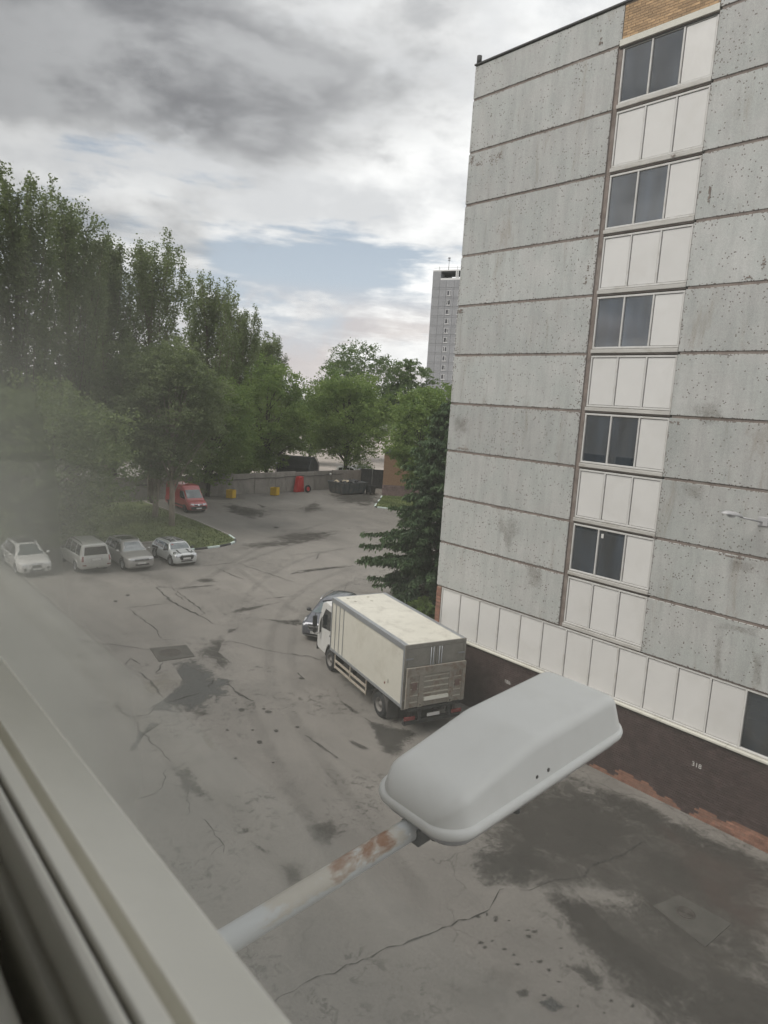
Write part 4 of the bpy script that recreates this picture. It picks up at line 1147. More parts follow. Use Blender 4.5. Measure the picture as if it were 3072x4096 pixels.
# ------------------------------------------------------------------ tower block far behind
t0 = far(1700, 228)
view = Vector((t0.x - CAM.x, t0.y - CAM.y, 0)).normalized()
rightv = Vector((view.y, -view.x, 0))
if rightv.dot(Vector((AX[0][0], AX[0][1], 0))) < 0: rightv = -rightv
tdir = (rightv * math.cos(math.radians(24)) - view * math.sin(math.radians(24))).normalized()
tw = empty('tower_block', tuple(t0), math.atan2(tdir.y, tdir.x))
tag(tw, 'grey concrete tower block rising behind the trees beside the panel building', 'building')
TF, TW, TD = 2.82, 24.0, 18.0
qt = AX @ (Vector((t0.x, t0.y, 0)) - CAM)
top_r = ray(1717, 1080); TH_ = CAM.z + top_r.z * (228 / math.hypot(top_r.x, top_r.y))
NF = int((TH_ - 3.0) / TF); zb0 = TH_ - 3.0 - NF * TF
MB().box(0, TW, 0.08, TD, 0, TH_ - 3.0).build('wall', M['tower_seam'], tw)
xs_ = [0.0, 2.55, 4.75, 7.35, 11.0, 14.6, 18.3, 21.6, TW]
cache = {}
for k in range(-1, NF):
    z0 = zb0 + k * TF
    if z0 < 6: continue
    for j in range(len(xs_) - 1):
        if xs_[j] > 14: continue
        a, b = xs_[j] + 0.04, xs_[j + 1] - 0.04
        for (h0, h1) in ((0.05, 0.50), (0.58, TF)):
            key = (j, h0)
            if key not in cache: cache[key] = MB().box(0, b - a, 0, 0.09, 0, h1 - h0).mesh('concrete_panel', M['tower_panel'])
            link('concrete_panel', cache[key], tw, (a, 0, z0 + h0))
    if k >= NF - 1: continue
    for j, x in enumerate((5.15, 8.85, 12.5)):
        fr = MB(); w_, h_ = 1.25, 1.5
        fr.box(0, w_, -0.04, 0, 0, 0.09).box(0, w_, -0.04, 0, h_ - 0.07, h_).box(0, 0.07, -0.04, 0, 0.09, h_ - 0.07).box(w_ - 0.07, w_, -0.04, 0, 0.09, h_ - 0.07)
        px_ = random.choice((0.42, 0.5, 0.78)); fr.box(px_, px_ + 0.16, -0.04, 0, 0.09, h_ - 0.07)
        f_ = fr.build('window', M['tower_frame'], tw, loc=(x, 0, z0 + 0.95))
        MB().box(0.07, w_ - 0.07, -0.025, -0.005, 0.09, h_ - 0.07).build('pane', M['tower_glass'], f_)
        MB().box(-0.08, w_ + 0.08, -0.10, 0, -0.16, -0.06).build('window_sill', M['tower_frame'], f_)
# open frame of the top storey
zt = TH_ - 3.0
MB().box(0.0, 2.7, 0, 3.0, zt, TH_ - 0.35).build('roof_pier', M['tower_panel'], tw)
mb = MB().box(0, TW, 0, 0.5, TH_ - 0.35, TH_).box(2.7, TW, 0, 0.35, zt, zt + 0.55)
for x in (7.6, 8.15, 12.6, 13.1, 18): mb.box(x, x + 0.32, 0, 0.4, zt + 0.55, TH_ - 0.35)
mb.build('roof_frame', M['tower_frame'], tw)
MB().box(2.7, TW, 0.5, 7.0, TH_ - 0.9, TH_ - 0.3).build('roof_slab', M['gate_dark'], tw)
MB().box(0, 2.7, 3.0, 9.0, zt, TH_ - 0.3).box(9.6, 10.6, 4, 6, zt, TH_ - 0.9).build('lift_house', M['gate_dark'], tw)
mb = MB()
for x in (1.9, 4.9, 7.9, 9.6, 13.0): mb.tube([(x, 0.4, TH_), (x, 0.4, TH_ + 1.1)], 0.05, 5)
mb.tube([(0, 0.4, TH_ + 0.7), (14, 0.4, TH_ + 0.7)], 0.03, 4)
mb.build('railing', M['gate_dark'], tw)
mb = MB().tube([(4.7, 1.0, TH_), (4.7, 1.0, TH_ + 3.8)], [0.09, 0.05], 5)
for zq in (2.9, 3.4, 3.7): mb.obox((4.7, 1.0, TH_ + zq), (0.7, 0.08, 0.22), (0, 0, 0.4))
mb.build('antenna', M['skip_steel'], tw)

# ------------------------------------------------------------------ the building and window the picture is taken from
GY, FZ = 0.14, CAM.z                                     # glass plane in front of the lens
own = empty('office_building', (CAM.x, CAM.y, 0))
tag(own, 'pale office building whose window the view is taken through', 'building')
zo0, zo1 = FZ - 0.33, FZ + 1.15
xo0, xo1 = -2.4, 1.6
w0, w1 = -0.02, 0.162
mb = MB()
mb.box(-40, 26, w0, w1, 0, zo0).box(-40, 26, w0, w1, zo1, 15.5)
mb.box(-40, xo0, w0, w1, zo0, zo1).box(xo1, 26, w0, w1, zo0, zo1)
mb.build('outer_wall', M['own_wall'], own)
for lv in (-7.2, -3.6):                        # other storeys' ribbon windows, seen only in reflections
    for xx in range(-36, 24, 4):
        f_ = MB().box(xx, xx + 3.4, w1, w1 + 0.03, FZ + lv - 0.35, FZ + lv + 1.15).build('window', M['white_frame'], own)
        MB().box(xx + 0.08, xx + 1.66, w1 + 0.031, w1 + 0.036, FZ + lv - 0.27, FZ + lv + 1.07).build('pane', M['dark_glass'], f_)
        MB().box(xx + 1.74, xx + 3.32, w1 + 0.031, w1 + 0.036, FZ + lv - 0.27, FZ + lv + 1.07).build('pane', M['dark_glass'], f_)
mb = MB()
mb.box(-4, 3, -6, w0, FZ - 1.5, FZ - 1.4).box(-4, 3, -6, w0, FZ + 1.6, FZ + 1.7)
mb.box(-4.1, -4, -6, w0, FZ - 1.4, FZ + 1.6).box(3, 3.1, -6, w0, FZ - 1.4, FZ + 1.6).box(-4, 3, -6.1, -6, FZ - 1.4, FZ + 1.6)
mb.build('room_shell', M['room_wall'], own)
wd = empty('window', (CAM.x, CAM.y, CAM.z))
tag(wd, 'white plastic window frame running along the lower left, close to the lens', 'window')
def extrude(prof, name, mat, bev=0.0, x0=None, x1=None):
    mb = MB().prism(prof, x0 if x0 is not None else xo0, x1 if x1 is not None else xo1, 'X')
    return mb.build(name, mat, wd, bev=bev, seg=3)
extrude([(0.15, -0.33), (0.15, -0.272), (0.1412, -0.2440), (0.1390, -0.2412), (0.1075, -0.2312), (0.1056, -0.2300), (0.1032, -0.2385), (0.0960, -0.2385), (0.0945, -0.2190), (0.0930, -0.2160), (0.0845, -0.2140), (0.0833, -0.2150), (0.0833, -0.33)], 'sash', M['upvc'], 0.0008)
extrude([(0.0831, -0.2180), (0.0812, -0.2180), (0.0812, -0.328), (0.0831, -0.328)], 'gasket', M['gasket'])
extrude([(0.0810, -0.2145), (0.0795, -0.2138), (0.0762, -0.2140), (0.0750, -0.2152), (0.0740, -0.2340), (0.0690, -0.2355), (0.0680, -0.33), (0.0810, -0.33)], 'frame', M['upvc'], 0.0008)
extrude([(0.062, -0.252), (0.062, -0.27), (-0.42, -0.27), (-0.42, -0.252)], 'inner_sill', M['upvc'], 0.003)
extrude([(0.152, -0.325), (0.152, -0.34), (0.20, -0.352), (0.20, -0.345)], 'outer_sill', M['alu_trim'])
MB().box(xo0, xo0 + 0.06, 0.085, 0.155, -0.24, 1.15).build('jamb', M['upvc'], wd, bev=0.003)
MB().box(xo1 - 0.06, xo1, 0.085, 0.155, -0.24, 1.15).build('jamb', M['upvc'], wd, bev=0.003)
MB().box(xo0 + 0.06, xo1 - 0.06, 0.085, 0.155, 1.09, 1.15).build('head', M['upvc'], wd, bev=0.003)
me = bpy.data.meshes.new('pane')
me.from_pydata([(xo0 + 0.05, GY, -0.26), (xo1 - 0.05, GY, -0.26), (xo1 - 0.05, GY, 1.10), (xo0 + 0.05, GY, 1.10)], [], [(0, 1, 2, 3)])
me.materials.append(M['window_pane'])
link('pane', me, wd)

# ------------------------------------------------------------------ street lamp on a pipe arm just outside
ND = Vector((0, 0.9934, 0.115))                          # axis of arm and head
UP = Vector((0, -0.115, 0.9934))
NB = Vector((-1.205, 1.239, -1.104))                     # where the pipe enters the head, from the camera
lamp = empty('street_lamp', tuple(CAM + NB - Vector((0, 1.078, 0.1248))))
tag(lamp, 'grey street lamp head on a rust-stained pipe arm outside the window', 'street lamp')
MB().tube([tuple(ND * t) for t in (-0.02, 0.3, 0.6, 0.9, 1.2)], 0.0290, 20).build('arm', M['pole_paint'], lamp)
MB().box(-0.11, 0.11, -0.005, 0.015, -0.11, 0.11).build('wall_bracket', M['lamp_grey'], lamp, bev=0.004)
head_o = NB + CAM - lamp.location - ND * 0.03 + UP * 0.047
hx = math.atan2(0.115, 0.9934)
HL, HW = 0.80, 0.158
def rrect(wd_, r, y, zb_, n=6):
    return None
def head_shell():
    """plan: rounded rectangle; height: sloped first part, crease, flat top, rounded edges"""
    NU, NV = 48, 40
    V = []; F = []
    def edge(y):                                          # half width along the length with rounded plan corners
        r = 0.075
        y = min(max(y, 0.0), HL)
        if y < r: return HW - r + math.sqrt(max(0, r * r - (r - y) ** 2)) - 0.012 * (1 - y / r)
        if y > HL - r: return HW - r + math.sqrt(max(0, r * r - (y - HL + r) ** 2))
        return HW
    def top(y):
        if y < 0.36: return 0.062 + 0.061 * y / 0.36
        return 0.123 - 0.006 * (y - 0.36) / 0.44
    for i in range(NU + 1):
        u = i / NU
        y = HL * (0.5 - 0.5 * math.cos(math.pi * u)) if True else HL * u
        hw = edge(y)
        e0 = min(1.0, y / 0.105); e1 = min(1.0, (HL - y) / 0.085)
        endf = (1 - (1 - e0) ** 2.4) ** 0.55 * (1 - (1 - e1) ** 2.6) ** 0.5
        for k in range(NV + 1):
            v = -1 + 2 * k / NV
            vs = v
            a = abs(vs)
            # side profile: nearly vertical flank, generous shoulder radius, slightly crowned top
            # rounded trapezium: sloping flank, shoulder radius, flat top; v runs round it
            s_ = (1 - a) / 0.30
            if s_ < 1:
                zz = s_ * 0.74; ww = 1 - 0.13 * s_
            else:
                q = min(1.0, (s_ - 1) / 0.65); ang = q * math.pi / 2
                zz = 0.74 + 0.24 * math.sin(ang); ww = 0.87 - 0.20 * (1 - math.cos(ang))
                if s_ > 1.65:
                    t_ = (a / (1 - 0.30 * 1.65)); ww = 0.67 * t_; zz = 0.98 + 0.02 * (1 - t_ * t_)
            V.append((math.copysign(ww, vs) * hw if a > 0 else 0.0, y, top(y) * zz * endf + 0.002))
    n = NV + 1
    for i in range(NU):
        for k in range(NV): F.append((i * n + k, i * n + k + 1, (i + 1) * n + k + 1, (i + 1) * n + k))
    return V, F
V, F = head_shell()
o = MB().add(V, F, True).build('housing', M['lamp_grey'], lamp, loc=tuple(head_o), rot=(hx, 0, 0))
def outline(grow, n=10):
    r = 0.08 + grow; pts = []
    for cx, cy, a0 in ((HW - 0.08, HL - 0.08, 0), (-HW + 0.08, HL - 0.08, 90), (-HW + 0.08, 0.08, 180), (HW - 0.08, 0.08, 270)):
        for k in range(n + 1):
            a = math.radians(a0 + 90 * k / n); pts.append((cx + r * math.cos(a), cy + r * math.sin(a)))
    return pts
def ring(levels, close_bottom=False):
    mb = MB(); V = []; F = []
    for g, z in levels: V += [(x, y, z) for x, y in outline(g)]
    n = len(outline(0))
    for i in range(len(levels) - 1):
        for k in range(n): F.append((i * n + k, i * n + (k + 1) % n, (i + 1) * n + (k + 1) % n, (i + 1) * n + k))
    if close_bottom: F.append(tuple((len(levels) - 1) * n + k for k in range(n)))
    return mb.add(V, F, True)
for (xx, yy) in ((0.148, 0.34), (0.149, 0.39)):
    MB().lathe([(0.001, 0.006), (0.006, 0.004), (0.007, 0.0)], 'X', 8, (xx, yy, 0.028)).build('rivet', M['manhole_iron'], lamp, loc=tuple(head_o), rot=(hx, 0, 0))
ring([(-0.010, 0.012), (0.002, 0.0095), (0.008, 0.004), (0.0105, -0.004), (0.0085, -0.012), (0.002, -0.017), (-0.006, -0.018)]).build('rim', M['lamp_grey'], lamp, loc=tuple(head_o), rot=(hx, 0, 0))
ring([(-0.006, -0.016), (-0.007, -0.030), (-0.014, -0.042), (-0.05, -0.045)], True).build('base_tray', M['wall_lamp_grey'], lamp, loc=tuple(head_o), rot=(hx, 0, 0))
MB().lathe([(0.13, -0.042), (0.12, -0.075), (0.08, -0.105), (0.001, -0.115)], 'Z', 24, (0, 0.52, 0)).build('diffuser', M['lamp_glass'], lamp, loc=tuple(head_o), rot=(hx, 0, 0))
MB().box(-0.034, 0.034, 0.0, 0.10, -0.084, -0.035).build('clamp', M['lamp_dark'], lamp, bev=0.004, loc=tuple(head_o), rot=(hx, 0, 0))
MB().tube([(0.045, 0.05, -0.03), (0.045, 0.05, -0.075)], 0.012, 8).build('bolt', M['lamp_dark'], lamp, loc=tuple(head_o), rot=(hx, 0, 0))
MB().tube([(0.13, 0.28, -0.02), (0.13, 0.28, -0.062)], 0.011, 8).build('bolt', M['lamp_dark'], lamp, loc=tuple(head_o), rot=(hx, 0, 0))

# ------------------------------------------------------------------ vehicles
def pchip(x, y, xi):
    x, y = np.asarray(x, float), np.asarray(y, float)
    h = np.diff(x); dl = np.diff(y) / h
    m = np.zeros_like(y)
    for k in range(1, len(x) - 1):
        if dl[k - 1] * dl[k] > 0:
            w1, w2 = 2 * h[k] + h[k - 1], h[k] + 2 * h[k - 1]
            m[k] = (w1 + w2) / (w1 / dl[k - 1] + w2 / dl[k])
    m[0], m[-1] = dl[0], dl[-1]
    i = np.clip(np.searchsorted(x, xi) - 1, 0, len(h) - 1)
    t = (xi - x[i]) / h[i]
    return ((1 + 2 * t) * (1 - t) ** 2 * y[i] + t * (1 - t) ** 2 * h[i] * m[i] + t * t * (3 - 2 * t) * y[i + 1] + t * t * (t - 1) * h[i] * m[i + 1])
def section(zb, zs, w_, zr, wr):
    k = max(0.02, min(1.0, (zr - zs) / 0.35))
    pts = [(0, zb), (0.78 * w_, zb), (0.93 * w_, zb + 0.03), (0.985 * w_, zb + 0.13), (1.0 * w_, zb + 0.5 * (zs - zb)), (0.992 * w_, zs - 0.10), (0.972 * w_, zs - 0.03), (0.945 * w_, zs)]
    a, b = (0.945 * w_, zs), (wr, zr - 0.075 * k)
    for t in (0.33, 0.66): pts.append((a[0] + (b[0] - a[0]) * t + 0.012 * k, a[1] + (b[1] - a[1]) * t))
    pts += [b, (wr - 0.035 * k - 0.01, zr - 0.035 * k), (wr - 0.10, zr - 0.008 * k), (0.5 * wr, zr + 0.010), (0, zr + 0.016)]
    return pts
class Car:
    def __init__(s, name, label, cat, loc, rz, st, paint_, wheels, group=None):
        s.root = empty(name, loc, rz); tag(s.root, label, cat, group)
        st = sorted(st); A = np.array(st)
        s.xs = np.linspace(A[0, 0], A[-1, 0], 96)
        s.P = [pchip(A[:, 0], A[:, j], s.xs) for j in range(1, 6)]
        V = []; F = []
        half = len(section(0.2, 0.9, 0.9, 1.5, 0.6)); n = 2 * half - 2
        for i, x in enumerate(s.xs):
            sec = section(*[q[i] for q in s.P])
            loop = sec + [(-y, z) for y, z in sec[-2:0:-1]]
            V += [(x, y, z) for y, z in loop]
        for i in range(len(s.xs) - 1):
            for k in range(n): F.append((i * n + k, i * n + (k + 1) % n, (i + 1) * n + (k + 1) % n, (i + 1) * n + k))
        F.append(tuple(range(n - 1, -1, -1))); F.append(tuple((len(s.xs) - 1) * n + k for k in range(n)))
        s.bvh = BVHTree.FromPolygons(V, F)
        s.W = max(s.P[2])
        # open the wheel arches
        keep = []
        for f in F:
            c = [sum(V[i][a] for i in f) / len(f) for a in range(3)]
            cut = False
            if len(f) == 4 and abs(c[1]) > 0.62 * s.W:
                for wx, wr in wheels:
                    if (c[0] - wx) ** 2 + (c[2] - wr) ** 2 < (wr * 1.13) ** 2: cut = True
            if not cut: keep.append(f)
        s.body = MB().add(V, keep, True).build('body', M[paint_], s.root)
        x0, x1 = A[0, 0], A[-1, 0]
        MB().box(x0 + 0.25, x1 - 0.25, -0.70 * s.W, 0.70 * s.W, 0.22, 0.72).build('underbody', M['black_plastic'], s.root)
        s.wheels = wheels
    def at(s, x):
        return [float(np.interp(x, s.xs, q)) for q in s.P]        # zb, zs, w, zr, wr
    def cast(s, view, a, b, off):
        if view == 'front': o, d = Vector((8, a, b)), Vector((-1, 0, 0))
        elif view == 'rear': o, d = Vector((-8, a, b)), Vector((1, 0, 0))
        elif view == 'left': o, d = Vector((a, 5, b)), Vector((0, -1, 0))
        elif view == 'right': o, d = Vector((a, -5, b)), Vector((0, 1, 0))
        else: o, d = Vector((a, b, 6)), Vector((0, 0, -1))
        h = s.bvh.ray_cast(o, d)
        p = h[0] if h[0] is not None else o + d * 5
        return p - d * off
    def quad(s, name, view, c, mat, off=0.006, n=8, m=6, parent=None):
        """c: four corners (lower a, lower b, upper b, upper a) in the view's plane, laid on the body"""
        V = []; F = []
        for j in range(m + 1):
            v = j / m
            for i in range(n + 1):
                u = i / n
                a = (c[0][0] * (1 - u) + c[1][0] * u) * (1 - v) + (c[3][0] * (1 - u) + c[2][0] * u) * v
                b = (c[0][1] * (1 - u) + c[1][1] * u) * (1 - v) + (c[3][1] * (1 - u) + c[2][1] * u) * v
                V.append(s.cast(view, a, b, off))
        for j in range(m):
            for i in range(n): F.append((j * (n + 1) + i, j * (n + 1) + i + 1, (j + 1) * (n + 1) + i + 1, (j + 1) * (n + 1) + i))
        return MB().add(V, F, True).build(name, M[mat], parent or s.root)
    def poly(s, name, view, pts, mat, off=0.006, parent=None):
        cx = sum(p[0] for p in pts) / len(pts); cy = sum(p[1] for p in pts) / len(pts)
        V = [s.cast(view, cx, cy, off)]; F = []; n = len(pts)
        for r in (0.5, 1.0):
            for p in pts: V.append(s.cast(view, cx + (p[0] - cx) * r, cy + (p[1] - cy) * r, off))
        for k in range(n):
            j = (k + 1) % n
            F += [(0, 1 + k, 1 + j), (1 + k, 1 + n + k, 1 + n + j, 1 + j)]
        return MB().add(V, F, True).build(name, M[mat], parent or s.root)
    def disc(s, name, view, c, r, mat, off=0.006, n=14, parent=None, ry=None):
        return s.poly(name, view, [(c[0] + r * math.cos(2 * math.pi * k / n), c[1] + (ry or r) * math.sin(2 * math.pi * k / n)) for k in range(n)], mat, off, parent)
    def sidewin(s, x0, x1, x0t, x1t, mat='car_glass', lo=0.035, hi=0.11):
        for view in ('left', 'right'):
            c = [(x0, s.at(x0)[1] + lo), (x1, s.at(x1)[1] + lo), (x1t, s.at(x1t)[3] - hi), (x0t, s.at(x0t)[3] - hi)]
            s.quad('side_window', view, c, mat)
    def add_wheels(s, trim='black_plastic', rim='alloy', width=0.22, spokes=5):
        for wx, r in s.wheels:
            tm = MB().lathe([(r * 0.62, -width / 2), (r * 0.93, -width / 2), (r, -width * 0.36), (r, width * 0.36), (r * 0.93, width / 2), (r * 0.62, width / 2)], 'Y', 26).mesh('tyre', M['tyre'])
            rb = MB().lathe([(r * 0.63, width / 2 - 0.015), (r * 0.66, width / 2 + 0.004), (r * 0.58, width / 2 - 0.005), (r * 0.56, width / 2 - 0.06)], 'Y', 26)
            for k in range(spokes):
                a = 2 * math.pi * k / spokes
                rb.obox((r * 0.32 * math.cos(a), width / 2 - 0.03, r * 0.32 * math.sin(a)), (r * 0.56, 0.03, r * 0.16), (0, -a, 0))
            rb.lathe([(0.001, width / 2 - 0.005), (r * 0.16, width / 2 - 0.01), (r * 0.17, width / 2 - 0.04)], 'Y', 12)
            rm = rb.mesh('rim', M[rim])
            dm = MB().lathe([(0.001, width / 2 - 0.07), (r * 0.6, width / 2 - 0.07)], 'Y', 20).mesh('brake_disc', M['black_plastic'])
            for sd_ in (1, -1):
                y = sd_ * (s.W - width / 2 - 0.005)
                o = link('wheel', tm, s.root, (wx, y, r), (0, 0, 0 if sd_ > 0 else math.pi))
                link('rim', rm, o); link('brake_disc', dm, o)
                # arch lip
                pts = []
                for k in range(15):
                    a = math.radians(-12 + 204 * k / 14)
                    xx, zz = wx + r * 1.13 * math.cos(a), r + r * 1.13 * math.sin(a)
                    h = s.bvh.ray_cast(Vector((xx, sd_ * 5, zz)), Vector((0, -sd_, 0)))
                    yy = h[0].y if h[0] is not None else sd_ * s.W * 0.98
                    pts.append((xx, yy if abs(yy) > 0.7 * s.W else sd_ * s.W * 0.97, zz))
                MB().tube(pts, 0.032, 6).build('wheel_arch', M[trim], s.root)
    def mirrors(s, x, z, mat, dy=0.10):
        for sd_ in (1, -1):
            y = sd_ * (s.W + dy)
            mb = MB(); V = []; F = []
            prof = [(-0.10, 0.3), (-0.07, 0.85), (0.0, 1.0), (0.06, 0.8), (0.10, 0.3)]
            for xx, k in prof:
                for q in range(10):
                    a = 2 * math.pi * q / 10; V.append((x + xx, y + 0.12 * k * math.cos(a), z + 0.085 * k * math.sin(a)))
            for i in range(4):
                for q in range(10): F.append((i * 10 + q, i * 10 + (q + 1) % 10, (i + 1) * 10 + (q + 1) % 10, (i + 1) * 10 + q))
            F += [tuple(range(9, -1, -1)), tuple(40 + q for q in range(10))]
            mb.add(V, F, True)
            mb.box(x - 0.03, x + 0.03, min(y, y - sd_ * 0.22), max(y, y - sd_ * 0.22), z - 0.07, z - 0.03)
            mb.build('mirror', M[mat], s.root)
    def plate(s, view, z, txt=None, w_=0.52, h=0.115, y=0.0, off=0.02, txt_size=0.11):
        sg = 1 if view == 'front' else -1
        p = s.cast(view, y, z, off); q = s.cast(view, y + 0.2, z, off); q2 = s.cast(view, y - 0.2, z, off)
        x = max(p.x, q.x, q2.x) if sg > 0 else min(p.x, q.x, q2.x)
        o = MB().box(min(x, x + 0.012 * sg), max(x, x + 0.012 * sg), y - w_ / 2, y + w_ / 2, z - h / 2, z + h / 2).build('number_plate', M['plate_white'], s.root)
        if txt:
            link('plate_text', text_mesh('plate_text', txt, txt_size, M['plate_black'], 0.001), o, (x + 0.0145 * sg, y, z - h * 0.30), (math.pi / 2, 0, math.pi / 2 * sg))
        return o
    def rails(s, x0, x1, mat='alloy', yk=0.93):
        for sd_ in (1, -1):
            pts = []
            for k in range(9):
                x = x0 + (x1 - x0) * k / 8
                zb, zs, w_, zr, wr = s.at(x)
                pts.append((x, sd_ * wr * yk, zr + (0.045 if 0 < k < 8 else -0.03)))
            MB().tube(pts, 0.022, 6).build('roof_rail', M[mat], s.root)
def suv(L, W, H, nose=0.78, hood=1.04, hl=1.10, ws=0.80, tail=0.30, taper=0.70, belt=1.02, gc=0.20, tailz=1.15, blunt=0.78):
    h, w_ = L / 2, W / 2
    xc, xr = h - hl, h - hl - ws
    return [(-h, gc + 0.22, 0.80, w_ * 0.88, 0.90, w_ * 0.78), (-h + 0.05, gc + 0.10, 0.92, w_ * 0.94, 1.02, w_ * 0.80), (-h + 0.13, gc + 0.05, belt - 0.02, w_ * 0.97, tailz, w_ * 0.80),
            (-h + 0.13 + tail * 0.5, gc + 0.02, belt, w_ * 0.985, tailz * 0.45 + (H - 0.06) * 0.55, w_ * (taper + 0.06)), (-h + 0.13 + tail, gc, belt, w_ * 0.99, H - 0.07, w_ * taper),
            (-h + 0.75 + tail, gc, belt, w_, H - 0.02, w_ * taper), (xr - 0.4, gc, belt - 0.01, w_, H, w_ * taper), (xr, gc, belt - 0.015, w_, H - 0.045, w_ * taper),
            (xr + ws * 0.5, gc, belt - 0.025, w_, (H - 0.05) * 0.5 + (hood + 0.04) * 0.5 + 0.03, w_ * (taper + 0.07)), (xc, gc, belt - 0.04, w_, hood + 0.03, w_ * 0.84),
            (xc + 0.2, gc, hood - 0.07, w_, hood, w_ * 0.80), (h - 0.42, gc + 0.01, hood - 0.17, w_ * 0.97, hood - 0.08, w_ * 0.76),
            (h - 0.16, gc + 0.03, nose + 0.02, w_ * 0.90, nose + 0.08, w_ * 0.72), (h - 0.05, gc + 0.06, nose - 0.06, w_ * (blunt + 0.06), nose, w_ * 0.70), (h, gc + 0.12, nose - 0.14, w_ * blunt, nose - 0.07, w_ * 0.66)]

PG = 'cars parked nose out along the lawn'
def mir(pts): return [(-a, b) for a, b in pts][::-1]
def both(c, name, view, pts, mat, **kw):
    c.poly(name, view, pts, mat, **kw); c.poly(name, view, mir(pts), mat, **kw)

# white crossover with the spindle grille
def car_white(loc, rz, label, grp):
    L, W, H = 4.89, 1.895, 1.70
    c = Car('parked_car', label, 'car', loc, rz, suv(L, W, H, 0.80, 1.02, 1.15, 1.0, 0.55, 0.68, 1.05), 'paint_white', [(1.50, 0.37), (-1.30, 0.37)], grp)
    c.quad('windscreen', 'front', [(-0.72, 1.10), (0.72, 1.10), (0.58, 1.60), (-0.58, 1.60)], 'windscreen_glass')
    c.quad('roof_glass', 'top', [(-0.95, -0.50), (0.25, -0.50), (0.25, 0.50), (-0.95, 0.50)], 'car_glass')
    c.sidewin(-1.25, -0.12, -1.05, -0.10); c.sidewin(-0.02, 1.05, 0.0, 0.42); c.sidewin(-1.75, -1.35, -1.45, -1.15)
    c.quad('rear_window', 'rear', [(-0.65, 1.15), (0.65, 1.15), (0.52, 1.55), (-0.52, 1.55)], 'car_glass')
    both(c, 'headlight', 'front', [(0.50, 0.74), (0.60, 0.80), (0.84, 0.90), (0.86, 0.84), (0.80, 0.76), (0.62, 0.71)], 'lamp_glass')
    c.poly('grille', 'front', [(-0.34, 0.80), (0.34, 0.80), (0.22, 0.66), (0.42, 0.36), (0.30, 0.30), (-0.30, 0.30), (-0.42, 0.36), (-0.22, 0.66)], 'black_plastic', off=0.012)
    for z in (0.76, 0.71): c.quad('grille_bar', 'front', [(-0.30, z), (0.30, z), (0.29, z + 0.015), (-0.29, z + 0.015)], 'chrome', 0.02, 6, 1)
    c.quad('bumper_strip', 'front', [(-0.62, 0.285), (0.62, 0.285), (0.60, 0.32), (-0.60, 0.32)], 'chrome', 0.02, 8, 1)
    both(c, 'fog_intake', 'front', [(0.55, 0.52), (0.66, 0.60), (0.72, 0.50), (0.62, 0.36)], 'black_plastic', off=0.012)
    c.disc('emblem', 'front', (0, 0.735), 0.06, 'chrome', 0.03)
    c.plate('front', 0.48)
    both(c, 'tail_light', 'rear', [(0.40, 0.98), (0.86, 1.02), (0.84, 0.90), (0.45, 0.90)], 'tail_red')
    c.mirrors(0.95, 1.14, 'paint_white'); c.add_wheels('paint_white'); c.rails(-1.5, 0.2, 'alloy')
    for z in (0.26,): c.quad('sill_trim', 'left', [(-0.9, z), (1.05, z), (1.05, z + 0.12), (-0.9, z + 0.12)], 'black_plastic', 0.008)
    return c
car_white((-24.55 - 2.44, -8.56, 0), 0.0, 'white crossover with large dark grille, leftmost car beside the lawn', PG)

# silver off-roader seen from behind
def car_silver():
    L, W, H = 4.75, 1.89, 1.86
    st = suv(L, W, H, 0.90, 1.12, 1.15, 0.62, 0.20, 0.76, 1.10, 0.28, 1.22, 0.84)
    c = Car('parked_car', 'silver boxy off-roader parked with its rear to the yard', 'car', (-23.75 - 2.37, -5.38, 0), math.pi, st, 'paint_silver', [(1.45, 0.39), (-1.30, 0.39)], PG)
    c.quad('rear_window', 'rear', [(-0.70, 1.18), (0.70, 1.18), (0.62, 1.64), (-0.62, 1.64)], 'car_glass', 0.012)
    c.quad('rear_spoiler', 'rear', [(-0.66, 1.68), (0.66, 1.68), (0.64, 1.74), (-0.64, 1.74)], 'paint_silver', 0.05, 8, 2)
    both(c, 'tail_light', 'rear', [(0.74, 1.12), (0.84, 1.12), (0.88, 0.82), (0.76, 0.80)], 'tail_red', off=0.015)
    both(c, 'reflector', 'rear', [(0.62, 0.62), (0.84, 0.64), (0.84, 0.56), (0.62, 0.54)], 'tail_red', off=0.05)
    c.quad('rear_bumper', 'rear', [(-0.80, 0.46), (0.80, 0.46), (0.82, 0.70), (-0.82, 0.70)], 'paint_silver', 0.045, 10, 3)
    c.quad('plate_recess', 'rear', [(-0.36, 0.84), (0.36, 0.84), (0.36, 1.0), (-0.36, 1.0)], 'paint_grey', 0.008, 6, 2)
    c.plate('rear', 0.91, off=0.014)
    c.quad('windscreen', 'front', [(-0.74, 1.20), (0.74, 1.20), (0.64, 1.76), (-0.64, 1.76)], 'windscreen_glass')
    c.sidewin(-1.15, -0.25, -1.12, -0.25); c.sidewin(-0.15, 0.85, -0.15, 0.48); c.sidewin(-1.95, -1.25, -1.85, -1.22)
    c.poly('grille', 'front', [(-0.4, 0.9), (0.4, 0.9), (0.4, 0.66), (-0.4, 0.66)], 'black_plastic')
    both(c, 'headlight', 'front', [(0.46, 0.90), (0.80, 0.94), (0.80, 0.76), (0.46, 0.70)], 'lamp_glass')
    c.mirrors(0.72, 1.20, 'black_plastic'); c.add_wheels('paint_silver', spokes=6); c.rails(-1.8, 0.3, 'black_plastic')
    MB().tube([(-2.40, 0, 0.42), (-2.52, 0, 0.42)], 0.03, 8).build('tow_bar', M['black_plastic'], c.root)
car_silver()

